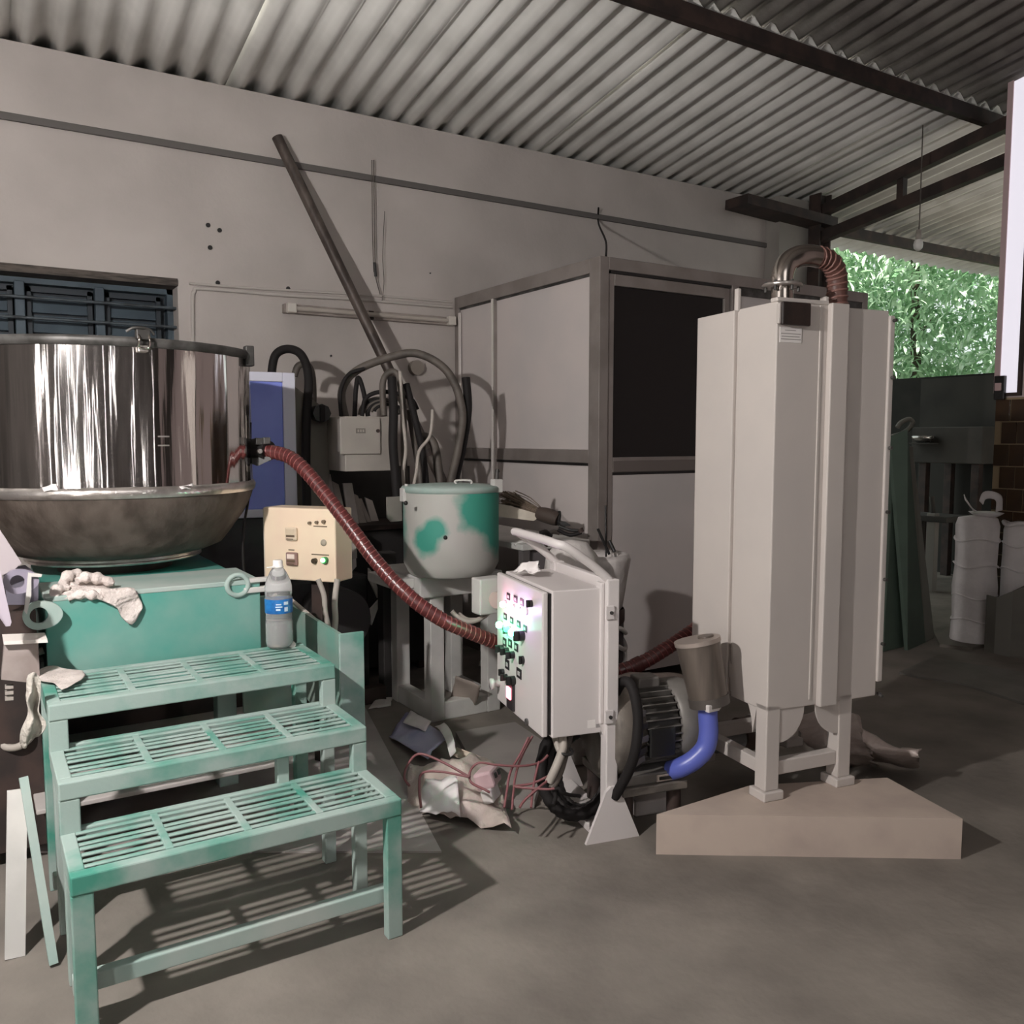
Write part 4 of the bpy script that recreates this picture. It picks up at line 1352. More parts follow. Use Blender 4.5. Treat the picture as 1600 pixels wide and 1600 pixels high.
# dark bench added to darken the wall behind the hose, with upright papers
kx0, kx1 = 1.5, 2.2
wb = thing('filler_bench', 'added dark bench that blacks out the wall behind the hose', 'bench', (1.8, 4.4, 0))
bz = zat(818, 1.8, 4.4)
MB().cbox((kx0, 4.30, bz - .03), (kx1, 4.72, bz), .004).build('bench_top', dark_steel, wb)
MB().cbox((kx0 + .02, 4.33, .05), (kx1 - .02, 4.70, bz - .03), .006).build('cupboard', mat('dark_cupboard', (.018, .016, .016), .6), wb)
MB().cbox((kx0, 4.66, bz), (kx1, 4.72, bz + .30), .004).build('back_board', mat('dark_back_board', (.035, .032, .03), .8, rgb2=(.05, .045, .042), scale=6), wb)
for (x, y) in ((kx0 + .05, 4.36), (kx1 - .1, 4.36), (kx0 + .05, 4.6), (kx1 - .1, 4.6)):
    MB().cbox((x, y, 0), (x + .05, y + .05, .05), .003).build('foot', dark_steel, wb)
rnd = random.Random(4)
specs = [(505, 742, 530, 826, 'pale folder standing at the left end of the dark bench', paper_m), (533, 752, 544, 822, 'narrow pale file second from the left on the dark bench', paper_d),
         (546, 756, 561, 822, 'broad pale file with a bent corner on the dark bench', paper_m), (562, 770, 573, 818, 'thin file leaning in the middle of the dark bench', paper_d),
         (574, 780, 580, 820, 'slim grey file right of the middle on the dark bench', paper_d), (580, 778, 592, 818, 'white file with a square foot on the dark bench', paper_m)]
for i, (x0, y0, x1, y1, lb, m) in enumerate(specs):
    Yp = 4.33 + .03 * i
    zb = bz + .002
    a, c = PY(x0, y1, Yp), PY(x1, y1, Yp)
    tz1 = zat(y0, a.x, Yp)
    ln = rnd.uniform(-.02, .03)
    b = MB()
    b.prism([(a.x, Yp, zb), (c.x, Yp, zb), (c.x - .012 + ln, Yp + .06, tz1 - .02 * (i % 2)), (a.x + ln - .01, Yp + .06, tz1)], (0, .014, 0))
    o = tag(b.build('paper_file', m), lb, 'file', 'files on the dark bench')
q0, q1 = PD(605, 777, 4.02), PD(640, 816, 4.02)
tag(MB().prism([(q0.x, q0.y, q0.z), (q0.x, q0.y, q1.z + .02), (q0.x + .018, q0.y, q1.z), (q1.x, q0.y + .02, q1.z), (q1.x, q0.y + .02, q0.z)], (0, .012, 0)).build('square_plate', grey_box),
    'square grey plate fixed behind the left side of the green drum', 'plate')
# dark mass added to black out the gap between base and stand
gu = PZ(612, 1092, 0)
dm = thing('filler_gearbox', 'added dark gearbox blacking out the gap between green base and drum stand', 'gearbox', (gu.x - .25, gu.y + .1, 0))
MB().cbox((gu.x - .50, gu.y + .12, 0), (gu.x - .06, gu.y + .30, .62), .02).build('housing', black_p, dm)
MB().cyl((gu.x - .28, gu.y - .06, .44), (gu.x - .28, gu.y + .14, .44), .15, 24).build('motor', mat('dark_grey_paint', (.03, .027, .027), .6), dm)
MB().cbox((gu.x - .04, gu.y, 0), (gu.x + .035, gu.y + .07, .74), .005).build('upright', mat('dark_grey_steel', (.03, .027, .026), .6), dm)
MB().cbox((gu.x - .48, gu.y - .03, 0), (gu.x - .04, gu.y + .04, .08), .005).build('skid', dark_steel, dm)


def zrow(z, Y, px):
    """picture row of height z on the plane Y at column px"""
    lo_, hi_ = 400, 1500
    for _ in range(40):
        m_ = (lo_ + hi_) / 2
        if PY(px, m_, Y).z > z:
            lo_ = m_
        else:
            hi_ = m_
    return lo_


# sheaf of folded cartons between control box and hose
for i, (pts, lb, m) in enumerate([([(520, 800), (556, 822), (560, 850), (528, 905)], 'folded carton sheet nearest the cream control box', paper_d),
                                  ([(540, 812), (557, 828), (558, 872), (530, 880)], 'folded carton sheet behind the hose', paper_d),
                                  ([(530, 880), (556, 866), (557, 885), (550, 899), (529, 896)], 'small pale sheet peeping out below the folded cartons', paper_m)]):
    Yp = gu.y + .13 + .05 * i
    pts = [(x, min(y, zrow(.622, Yp, x))) for x, y in pts]
    tag(MB().prism([PY(x, y, Yp) for x, y in pts][::-1], (0, .012, 0)).build('carton_sheet', m), lb, 'carton')
for i, (pts, Yp, lb) in enumerate([([(577, 888), (581, 893), (596, 934), (591, 935), (577, 905)], gu.y + .098, 'narrow white sheet edge lit below the hose'),
                                   ([(592, 938), (596, 936), (581, 977), (577, 955)], gu.y + .098, 'pointed white sheet edge hanging under the narrow one'),
                                   ([(598, 900), (604, 903), (600, 917), (597, 913)], gu.y + .098, 'small white paper scrap close under the hose')]):
    tag(MB().prism([PY(x, y, Yp) for x, y in pts][::-1], (0, .02, 0)).build('paper_strip', paper_m), lb, 'paper')
# ------------------------------------------------------------------ table with broom behind the trolley
YT = 3.02
tb = thing('work_table', 'low white topped table against the cabin, loaded with tools', 'table', (2.25, 3.1, 0))
q = PD(840, 846, 4.092)
tzz = q.z
tx0, tx1, ty0, ty1 = 2.13, 2.52, 3.32, 4.25
MB().cbox((tx0, ty0, tzz - .03), (tx1, ty1, tzz), .005).build('table_top', white_dusty, tb)
for (x, y) in ((tx0 + .01, ty0 + .01), (tx1 - .05, ty0 + .01), (tx0 + .01, ty1 - .05), (tx1 - .05, ty1 - .05)):
    MB().cbox((x, y, 0), (x + .04, y + .04, tzz - .03), .003).build('leg', mat('table_leg_%d' % int(x * 100 + y * 10), (.10, .09, .09), .6), tb)
MB().cbox((tx0 + .02, ty0 + .03, .1), (tx1 - .02, ty0 + .045, tzz - .04), .003).build('table_skirt', mat('table_skirt', (.13, .115, .12), .7), tb)
a, c = PD(783, 795, 4.158), PD(846, 808, 4.070)
tag(MB().prism([PD(x, y, 4.114) for x, y in [(775, 786), (800, 791), (846, 805), (834, 814), (770, 806)]][::-1], (0, .1, -.0)).build('wooden_plank', mat('pale_plank', L((206, 196, 182)), .6, rgb2=L((190, 180, 166)), scale=10)),
    'short pale plank sticking out beside the green drum under the broom', 'plank')
br = thing('grass_broom', 'short brown grass broom lying on the table behind the trolley handle', 'broom', PD(850, 805, 4.158))
b = MB()
rnd = random.Random(2)
for i in range(150):
    e = PD(rnd.uniform(778, 806), rnd.uniform(766, 800), 4.202 + rnd.uniform(-.06, .06))
    s = PD(844 + rnd.uniform(-4, 6), 803 + rnd.uniform(-7, 6), 4.136 + rnd.uniform(-.03, .03))
    m_ = (e + s) / 2 + Vector((rnd.uniform(-.01, .01), 0, rnd.uniform(-.005, .016)))
    b.tube([s, m_, e], .0022, 4, res=2, caps=False)
b.build('bristles', bristle_m, br, kind='stuff')
MB().tube([PD(840, 802, 4.136), PD(856, 806, 4.114), (PD(872, 812, 4.092))], .03, 14, rfun=lambda l, u: .03 + .008 * math.sin(u * 3)).build('binding', mat('broom_binding', (.055, .038, .03), .7), br)
MB().tube([PD(868, 812, 4.092), PD(874, 800, 4.092), PD(873, 818, 4.081)], .008, 8).build('hanging_loop', rubber, br)
pl = thing('black_pliers', 'black handled tool lying at the right end of the tools on the table', 'tool', PD(895, 828, 4.026))
MB().tube([PD(874, 822, 4.048), PD(890, 828, 4.026), PD(906, 829, 4.004)], .008, 8).build('jaw', black_p, pl)
MB().tube([PD(872, 828, 4.048), PD(890, 836, 4.026), PD(908, 832, 4.004)], .009, 8).build('handle', rubber, pl)
MB().cyl(PD(906, 826, 4.004), PD(909, 832, 4.004), .013, 10).build('head', dark_steel, pl)
tag(MB().prism([PD(x, y, 4.070) for x, y in [(873, 816), (884, 815), (892, 821), (880, 823)]][::-1], (0, .04, 0)).build('black_clip', black_p), 'small black clip on the tool heap left of the pliers', 'clip')
tl = thing('tool_heap', 'heap of small dark and pale tools between the handle arms of the trolley', 'tools', PD(850, 840, 4.015))
rnd = random.Random(6)
for i in range(9):
    a = PD(rnd.uniform(822, 870), rnd.uniform(830, 852), 3.982 + rnd.uniform(0, .12))
    c = a + Vector((rnd.uniform(-.09, .09), rnd.uniform(-.04, .04), rnd.uniform(-.02, .03)))
    MB().tube([a, (a + c) / 2 + Vector((0, 0, .012)), c], rnd.uniform(.006, .014), 7).build('tool', [black_p, cable_g, dark_steel, white_dusty][i % 4], tl)
MB().tube([PD(874, 850, 3.850), PD(878, 866, 3.850), PD(880, 884, 3.850)], .008, 7).build('tool', rubber, tl)
MB().tube([PD(888, 858, 3.850), PD(882, 866, 3.850), PD(879, 872, 3.850)], .006, 7).build('tool', dark_steel, tl)
cab_line('pale_cable', [(748, 968, 3.5), (730, 968, 3.5), (718, 960, 3.55)], .009, cable_w, 'pale cable stub in the shadow under the drum stand', 'cable')
cab_line('pale_cable', [(772, 935, 3.4), (765, 955, 3.4), (748, 968, 3.42), (730, 971, 3.46), (715, 964, 3.5), (706, 955, 3.5)], .010, cable_w, 'pale cable hanging in a bow below the drum stand top')
q = PD(774, 938, 3.3)
tag(MB().cyl(q, q + Vector((.05, .02, 0)), .032, 18).build('pipe_socket', mat('pinkish_plastic', (.5, .37, .35), .5)), 'pinkish pipe socket peeping out beside the lit control panel', 'pipe')
tag(MB().cbox((q.x - .05, q.y + .03, q.z - .06), (q.x + .06, q.y + .10, q.z + .08), .006).build('socket_box', white_dusty), 'white box behind the pinkish pipe socket at the drum stand', 'box')

# white lined bin with sticks
BN = PD(936, 950, 3.66)
bz1 = zat(866, BN.x, BN.y)
bn = thing('lined_bin', 'tall bin lined with crumpled white film, standing before the cabin corner', 'bin', (BN.x, BN.y, 0))
wb_ = lambda a, h: .05 * noise.noise(Vector((math.cos(a) * 3, math.sin(a) * 3, h * 7))) + .03 * noise.noise(Vector((math.cos(a) * 8, math.sin(a) * 8, h * 16)))
zc = zat(945, BN.x, BN.y)
MB().lathe((BN.x, BN.y, 0), [(.085, zc - .02), (.10, zc), (.112, zc + .07), (.118, bz1 - .09), (.128, bz1 - .02), (.118, bz1 + .004), (.10, bz1 - .03), (.06, bz1 - .12)], 48, wob=wb_).build('liner', bag_m, bn)
MB().lathe((BN.x, BN.y, 0), [(0, 0.0), (.10, 0.0), (.105, .3), (.105, zc - .06), (.09, zc - .05)], 32).build('bin_body', mat('bin_dark', (.04, .03, .032), .6), bn)
MB().lathe((BN.x, BN.y, 0), [(.106, zc - .07), (.109, zc - .06), (.109, zc - .02), (.104, zc - .01)], 32).build('bin_band', mat('bin_band', (.05, .028, .026), .6), bn)
for k in range(9):
    zz = zc - .1 - k * .062
    a0 = -.9 + .25 * math.sin(k * 1.7)
    b = MB()
    pts = [(BN.x + .113 * math.cos(a), BN.y + .113 * math.sin(a), zz + .02 * math.sin(3 * a + k)) for a in [a0 - 1.5 + i * .19 for i in range(14)]]
    b.tube(pts, .010, 6, res=2)
    b.build('packing_ring', MATS['bin_bag'] if k % 2 else plastic_w, bn)
for (pa, pb, r, lb) in (((934, 826, 3.64), (952, 866, 3.66), .006, 'leaning black rod sticking out of the white lined bin'), ((946, 790, 3.70), (947, 870, 3.68), .004, 'thin upright black rod in the white lined bin'),
                        ((952, 845, 3.68), (960, 862, 3.66), .008, 'short black stub at the back of the white lined bin')):
    tag(MB().cyl(PD(*pa), PD(*pb), r, 8).build('black_rod', black_p), lb, 'rod')
bg2 = thing('white_sack', 'white film sack slumped between the table and the lined bin', 'sack', PD(898, 890, 3.5))
q = PD(893, 880, 3.45)
MB().lathe((q.x, q.y, 0), [(0, .0), (.10, .01), (.108, .3), (.112, q.z - .06), (.10, q.z + .03), (.06, q.z + .085), (0, q.z + .095)], 40, wob=wb_).build('film', bag_m, bg2)

# ------------------------------------------------------------------ control panel trolley
TO = PD(858, 925, 2.70)
TRZ = math.radians(-12)
tr = thing('panel_trolley', 'white control panel trolley with lit buttons and a tilted push handle', 'control panel', (TO.x, TO.y, 0), TRZ)
M = WM[tr.name]
MI = M.inverted()
tz1, tz0 = zat(924, TO.x, TO.y), zat(1155, TO.x, TO.y)
BW, BD = .44, .185


def tl_(name, lo, hi, m, par=None, be=.004):
    return MB().cbox(lo, hi, be).build(name, m, par or tr, world=False)


tl_('cabinet_body', (.012, .0, tz0), (BD, BW, tz1), white_p)
drs = tl_('door', (-.020, .006, tz0 + .004), (.0, BW + .004, tz1 - .004), white_p, be=.005)
MB().box((.0, .010, tz0 + .01), (.014, BW - .01, tz1 - .01)).build('door_gasket', black_p, tr, world=False)
FX = BD + .004
fw0, fw1 = FX, FX + .042
for y in (-.03, BW - .03):
    tl_('post', (fw0, y, .06), (fw1, y + .045, tz1 + .03), white_p)
tl_('back_plate', (fw0 + .008, .0, tz0 + .05), (fw1 - .01, BW, tz1 + .028), white_p)
tl_('side_flange', (BD - .01, -.010, tz0 + .03), (fw0, .03, tz1 + .018), white_p)
for (z) in (tz1 - .075, tz0 + .06):
    hb = tl_('fixing_bracket', (BD - .004, -.036, z - .022), (BD + .026, -.030, z + .022), white_p, be=.002)
    MB().cyl((BD + .014, -.036, z), (BD + .014, -.041, z), .006, 10).build('screw', rim_m, hb, world=False)
# gusset below the side flange
MB().prism([(BD - .01, -.008, tz0 + .035), (fw0 + .01, -.008, tz0 + .035), (fw0 + .01, -.008, tz0 - .04)], (0, .03, 0)).build('gusset', white_p, tr, world=False)
# triangular feet and base
for y in (-.03, BW - .03):
    MB().prism([(fw0 - .075, y - .012, 0), (fw1 + .075, y - .012, 0), (fw1 + .005, y - .012, .165), (fw1 - .012, y - .012, .18), (fw0 + .012, y - .012, .18), (fw0 - .005, y - .012, .165)], (0, .012, 0)).build('foot_plate', white_p, tr, world=False)
tl_('base_bar', (fw0 - .03, -.03, .0), (fw1 + .03, BW + .015, .03), white_p)
# handle
hz = tz1 + .02
hx = fw0 + .02
arm = -.175
zt = hz + .125
pts = [(hx, -.008, hz), (hx - .05, -.006, hz + .045), (hx + arm + .03, -.004, zt - .012), (hx + arm, .02, zt), (hx + arm, .12, zt + .002), (hx + arm, BW - .10, zt + .002), (hx + arm, BW - .035, zt), (hx + arm + .03, BW - .008, zt - .012), (hx - .05, BW - .006, hz + .045), (hx, BW - .008, hz)]
MB().tube(pts, .0145, 12, res=6).build('push_handle', white_p, tr, world=False)
fn = M.to_3x3() @ Vector((-1, 0, 0))
fp = M @ Vector((-.020, 0, 0))


def on_door(px, py):
    return MI @ PN(px, py, fp, fn)


legend_m = mat('legend_dark', (.03, .025, .028), .5)


def lamp(px, py, col, st, r=.0105):
    q = on_door(px, py)
    b = MB().cyl((-.020, q.y, q.z), (-.027, q.y, q.z), r * 1.18, 16).build('lamp_bezel', seam_m, drs, world=False)
    m = mat('lens_%d_%d' % (px, py), col, .3, emit=col, estr=st)
    MB().lathe((-.027, q.y, q.z), [(r, 0), (r, .010), (r * .7, .015), (0, .016)], 14, axis=(-1, 0, 0)).build('lens', m, drs, world=False)


def legend(px, py, w=.021, h=.015):
    q = on_door(px, py)
    o = MB().box((-.0225, q.y - w, q.z - h), (-.0199, q.y + w, q.z + h)).build('legend_plate', legend_m, drs, world=False)
    MB().box((-.0232, q.y - w * .5, q.z - h * .45), (-.0224, q.y + w * .5, q.z + h * .4)).build('legend_print', mat('legend_print_%d_%d' % (px, py), (.5, .47, .47), .5), drs, world=False)


def knob(px, py, r=.014, d=.028):
    q = on_door(px, py)
    b = MB().cyl((-.020, q.y, q.z), (-.020 - d * .5, q.y, q.z), r, 16)
    b.cbox((-.020 - d, q.y - r * .35, q.z - r), (-.020 - d * .5, q.y + r * .35, q.z + r), .002)
    b.build('selector_knob', black_p, drs, world=False)


pink, viol, wht, grn = (1, .35, .55), (.72, .5, 1), (1, .85, .95), (.12, 1, .48)
for (px, py, c, s) in ((791, 944, pink, 25), (803, 949, wht, 21), (813, 954, viol, 25), (823, 955, viol, 18)):
    lamp(px, py, c, s)
for (px, py) in ((795, 932), (806, 936), (816, 941)):
    legend(px, py, .016, .012)
knob(831, 943, .012, .02)
for (px, py) in ((785, 976), (804.5, 988)):
    lamp(px, py, grn, 26, .012)
lamp(797, 983, (.1, .5, .3), 1.5)
for (px, py) in ((790, 963), (800, 969), (811, 975), (821, 982)):
    legend(px, py, .015, .011)
knob(818, 993, .017, .035)
knob(794, 985, .011, .02)
for (px, py) in ((789, 1003), (797.5, 1005), (807, 1011)):
    legend(px, py, .017, .014)
for (px, py) in ((786, 1013), (794, 1017), (803, 1023)):
    knob(px, py, .013, .03)
knob(817.7, 1031, .014, .016)
legend(793, 1038, .020, .017)
knob(787, 1050, .012, .02)
knob(792, 1058, .012, .025)
legend(811.5, 1052, .022, .017)
knob(804, 1063, .016, .03)
q = on_door(800, 1086)
rs = MB().cbox((-.030, q.y - .032, q.z - .05), (-.0199, q.y + .032, q.z + .045), .003).build('rocker_switch', legend_m, drs, world=False)
MB().cbox((-.036, q.y - .02, q.z - .012), (-.029, q.y + .02, q.z + .03), .003).build('rocker_lens', mat('lit_red_lens', (.9, .2, .25), .3, emit=(1, .22, .28), estr=3.5), drs, world=False)
for (px, py) in ((824, 1128),):
    q = on_door(px, py)
    MB().cyl((-.020, q.y, q.z), (-.026, q.y, q.z), .012, 14).build('door_lock', rim_m, drs, world=False)
q = on_door(776, 1064)
MB().lathe((-.02, q.y - .03, q.z), [(.012, 0), (.012, .02), (.02, .022), (.02, .034), (0, .036)], 16, axis=(-1, 0, 0)).build('push_button', mat('button_pale', (.6, .55, .55), .4), drs, world=False)
for nm, px, py, c, e in (('pilot_glow_pink', 796, 944, (1, .35, .6), .5), ('pilot_glow_violet', 822, 956, (.6, .4, 1), .55), ('pilot_glow_green', 795, 984, (.1, 1, .45), .9)):
    q = on_door(px, py)
    light(nm, 'POINT', M @ Vector((-.065, q.y, q.z)), e * .32, .012, c)
# hand marks and small rating sticker
a = MI @ PD(905, 1135, 2.7)
MB().box((BD - .05, -.0012, tz0 + .02), (BD - .022, .0, tz0 + .045)).build('rating_sticker', mat('sticker_pale', (.8, .76, .74), .5), tr, world=False)
MB().box((BD - .019, -.0012, tz0 + .018), (BD - .004, .0, tz0 + .03)).build('rating_sticker', mat('sticker_grey', (.3, .28, .28), .5), tr, world=False)
# crumpled film on top of the panel
q0, q1 = M @ Vector((.05, BW - .17, tz1)), M @ Vector((.05, BW - .01, tz1))
a, c = M @ Vector((.02, BW - .02, tz1 + .004)), M @ Vector((.10, BW - .02, tz1 + .004))
t = thing('crumpled_film', 'crumpled white film tucked on top of the control panel by the handle', 'film', a)
MB().sheet(PD(803, 893, 3.0), PD(842, 893, 2.98), PD(843, 877, 2.98), PD(815, 880, 3.0), 12, 8, .018, 20, 5, .002, edge=.01).build('front_fold', plastic_w, t)
MB().sheet(PD(806, 894, 2.96), PD(846, 894, 2.94), PD(838, 882, 3.02), PD(812, 886, 3.04), 12, 8, .018, 20, 9, .002, edge=.01).build('back_fold', plastic_w, t)
# cables below the panel
cab_line('grey_cable', [(878, 1148, 2.8), (880, 1165, 2.78), (876, 1180, 2.76), (868, 1200, 2.74), (858, 1222, 2.74)], .014, cable_w, 'thick pale cable tied under the control panel', 'cable')
cab_line('grey_cable', [(890, 1147, 2.82), (886, 1165, 2.8), (882, 1182, 2.78), (874, 1208, 2.76), (862, 1232, 2.74)], .013, cable_g, 'thick grey cable tied beside the pale one under the panel', 'cable')
cab_line('grey_cable', [(866, 1150, 2.8), (872, 1168, 2.78), (876, 1176, 2.77)], .010, cable_w, 'short pale cable joining the tie under the control panel', 'cable')
q = PD(884, 1174, 2.77)
tag(MB().tube([q + Vector((.022 * math.cos(a), .02 * math.sin(a), .004 * math.sin(a))) for a in [i * math.pi / 6 for i in range(12)]], .005, 6, res=2, closed=True).build('cable_tie', black_p), 'black tie round the cables under the control panel', 'tie')
t = thing('black_coil', 'coil of thick black ribbed pipe on the floor behind the trolley foot', 'pipe', PZ(905, 1225, 0))
for k in range(4):
    c0 = PD(902 + 3 * k, 1196 + 2 * k, 2.96 + .03 * k)
    pts = [c0 + RT * ((.125 - .010 * k) * math.cos(a)) + F0 * (.09 * math.sin(a) + .05 * math.cos(a)) + ZZ * ((.135 - .01 * k) * math.sin(a)) for a in [i * math.pi / 12 for i in range(24)]]
    MB().tube(pts, .021, 9, res=3, closed=True, rfun=lambda l, u: .020 + .0018 * math.sin(l * 320)).build('turn', rubber if k % 2 == 0 else mat('coil_grey%d' % k, (.05, .045, .045), .5), t)

# ------------------------------------------------------------------ blower behind the trolley
BC = PD(994, 1130, 2.97)
ax = (M.to_3x3() @ Vector((1, 0, 0))).normalized()
ay = Vector((-ax.y, ax.x, 0))
bl = thing('blower_motor', 'grey finned blower motor with cast impeller housing beside the trolley', 'blower', (BC.x, BC.y, 0), TRZ)
mr = .14


def A3(u, v, w):
    return BC + ax * u + ay * v + ZZ * w


MB().cyl(A3(-.03, 0, 0), A3(.10, 0, 0), mr - .018, 32).build('motor_barrel', motor_d, bl)
fin0 = None
for k in range(34):
    a = 2 * math.pi * k / 34
    o = Vector((0, math.cos(a), math.sin(a)))
    x0, r0, r1 = A3(-.03, 0, 0), mr - .02, mr
    c_ = ay * math.cos(a) + ZZ * math.sin(a)
    s_ = -ay * math.sin(a) + ZZ * math.cos(a)
    b = MB()
    pp = [A3(-.03, 0, 0) + c_ * r0 - s_ * .003, A3(-.03, 0, 0) + c_ * r0 + s_ * .003, A3(-.03, 0, 0) + c_ * r1 + s_ * .002, A3(-.03, 0, 0) + c_ * r1 - s_ * .002]
    b.prism(pp, ax * .13)
    b.build('fin', motor_m, bl)
MB().lathe(A3(.10, 0, 0), [(mr - .01, 0), (mr + .004, .004), (mr + .004, .07), (mr - .004, .092), (mr - .035, .104), (0, .106)], 40, axis=ax).build('fan_cowl', motor_m, bl)
MB().lathe(A3(-.15, 0, 0), [(0, 0), (.15, .0), (.165, .012), (.165, .075), (.15, .09), (mr - .01, .10), (mr - .01, .125), (0, .125)], 40, axis=ax).build('impeller_housing', cast_m, bl)
for k in range(22):
    a = 2 * math.pi * k / 22
    c_ = ay * math.cos(a) + ZZ * math.sin(a)
    p = A3(-.078, 0, 0) + c_ * .158
    MB().bar(p, p + ax * .045 - c_ * .02, .012, .02).build('housing_rib', motor_m if k % 2 else motor_d, bl)
p = A3(.02, -mr + .006, -.02)
MB().cbox((-.045, -.012, -.05), (.05, .01, .045), .004, Matrix.Translation(p) @ Matrix.Rotation(TRZ, 4, 'Z')).build('rating_plate', mat('plate_black', (.02, .02, .02), .4), bl)
p = A3(.02, -.02, mr + .012)
MB().cbox((-.04, -.035, -.016), (.04, .035, .02), .006, Matrix.Translation(p) @ Matrix.Rotation(TRZ, 4, 'Z')).build('terminal_box', motor_m, bl)
p = A3(-.01, -.02, 0)
base = MB().cbox((-.13, -.16, -.185), (.11, .16, -.155), .005, Matrix.Translation(BC) @ Matrix.Rotation(TRZ, 4, 'Z')).build('base_plate', cast_m, bl)
MB().cbox((-.12, -.15, -.155), (.10, .12, -.118), .006, Matrix.Translation(BC) @ Matrix.Rotation(TRZ, 4, 'Z')).build('motor_foot', motor_m, bl)
p = A3(.05, -.161, -.150)
MB().cbox((-.035, -.003, -.012), (.035, .003, .012), .002, Matrix.Translation(A3(.03, -.152, -.138)) @ Matrix.Rotation(TRZ, 4, 'Z')).build('slot_plate', seam_m, bl)
MB().cbox((-.026, -.005, -.005), (.026, .0, .005), .001, Matrix.Translation(A3(.03, -.154, -.138)) @ Matrix.Rotation(TRZ, 4, 'Z')).build('slot', black_p, bl)
zb = BC.z - .185
for (u, v) in ((-.1, -.12), (.08, -.12), (-.1, .12), (.08, .12)):
    q = A3(u, v, 0)
    MB().cyl((q.x, q.y, 0), (q.x, q.y, zb), .025, 14).build('rubber_mount', dark_steel, bl)
MB().cyl(A3(.11, -.08, -.13), A3(.17, -.10, -.13), .03, 16).build('outlet', cast_m, bl)
cab_line('motor_cable', [(962, 1082, 2.84), (972, 1066, 2.80), (984, 1068, 2.77), (993, 1092, 2.75), (997, 1130, 2.74), (992, 1175, 2.74), (982, 1205, 2.76), (970, 1228, 2.78), (960, 1245, 2.80)], .017, rubber,
         'thick black cable arched over the blower motor down to the floor')
hb = thing('blue_hose', 'short bent blue silicone hose under the filter at the tower foot', 'hose', PD(1104, 1150, 3.02))
MB().tube([PD(*p) for p in [(1106, 1098, 2.84), (1106, 1118, 2.84), (1107, 1145, 2.84), (1102, 1168, 2.84), (1086, 1186, 2.84), (1066, 1198, 2.85), (1048, 1204, 2.88)]], .032, 18, res=7).build('tube', blue_hose, hb)
q = PD(1106, 1098, 2.84)
MB().cyl(q + Vector((0, 0, -.014)), q + Vector((0, 0, .014)), .043, 24).build('clamp_band', seam_m, hb)
MB().cbox((q.x - .05, q.y - .055, q.z - .012), (q.x - .0, q.y - .038, q.z + .012), .003).build('clamp_screw', plastic_w, hb)
ft = thing('suction_filter', 'tilted grey metal filter cartridge above the blue hose', 'filter', PD(1105, 1095, 3.06))
a, c = PD(1108, 1096, 2.84), PD(1090, 1003, 2.84)
MB().cyl(a, c, .063, 32, .073).build('cartridge', filter_m, ft)
dv = (c - a).normalized()
MB().cyl(c - dv * .004, c + dv * .01, .076, 32).build('end_cap', mat('filter_cap', L((170, 158, 150)), .4, .4), ft)
MB().cyl(c + dv * .01 + RT * .03, c + dv * .022 + RT * .03, .026, 16).build('boss', filter_m, ft)
MB().cyl(a - dv * .01, a + dv * .02, .067, 32).build('neck_ring', mat('filter_neck', L((96, 90, 86)), .5, .4), ft)
pg = thing('grey_pipe', 'horizontal grey pipe with white end ring behind the blue hose', 'pipe', PD(1140, 1155, 3.3))
MB().cyl(PD(1100, 1158, 3.3), PD(1168, 1146, 3.35), .052, 24).build('barrel', mat('pvc_grey', L((140, 140, 142)), .5), pg)
MB().cyl(PD(1155, 1148, 3.34), PD(1176, 1144, 3.36), .066, 24).build('socket', mat('pvc_brown', L((84, 68, 60)), .5), pg)
MB().cyl(PD(1176, 1144, 3.36), PD(1180, 1143, 3.362), .07, 24).build('end_ring', plastic_w, pg)
t = thing('grey_wrap', 'pale crumpled wrapping sheet lying over the back of the blower', 'wrapping', PD(1010, 1070, 3.15))
MB().sheet(PD(950, 1076, 3.12), PD(1070, 1096, 3.12), PD(1074, 1058, 3.2), PD(955, 1052, 3.2), 16, 10, .03, 7, 3, .003,
           bend=lambda u, v: Vector((0, 0, .015 * math.sin(u * 3.1)))).build('sheet', mat('wrap_grey', L((176, 164, 158)), .6, rgb2=L((150, 138, 132)), scale=8, bump=.2), t)
q = [PD(*p) for p in [(1010, 1238, 2.95), (1060, 1228, 2.95)]]
p0 = PZ(1022, 1262, 0)
wbk = thing('white_block', 'small white block with a fin lying in front of the blower', 'block', (p0.x, p0.y, 0), TRZ)
MB().cbox((-.10, -.05, 0), (.075, .07, .055), .008).build('block', white_p, wbk, world=False)
MB().prism([(-.06, .06, .055), (.0, .06, .055), (-.01, .06, .1), (-.02, .06, .1)], (0, .006, 0)).build('rib', white_p, wbk, world=False)

# ------------------------------------------------------------------ tower
PL = .13      # the tower stands on a low plinth
OT = PZ(1195, 1252, PL)
OT.z = 0
TZR = math.radians(-9)
tw_ = thing('filter_tower', 'tall pale grey sheet steel tower on legs beside the blower', 'filter unit', (OT.x, OT.y, 0), TZR)
M = WM[tw_.name]
MI = M.inverted()
TT = zat(470, OT.x, OT.y)
TB = zat(1113, OT.x, OT.y)


def tt(name, lo, hi, m=None, be=.004, par=None):
    return MB().cbox(lo, hi, be).build(name, m or tower_m, par or tw_, world=False)


def face_u(px, py):      # along the front-right face (local x)
    return (MI @ PN(px, py, M @ Vector((0, 0, 0)), M.to_3x3() @ Vector((0, -1, 0)))).x


def face_v(px, py):      # along the left face (local y)
    return (MI @ PN(px, py, M @ Vector((0, 0, 0)), M.to_3x3() @ Vector((-1, 0, 0)))).y


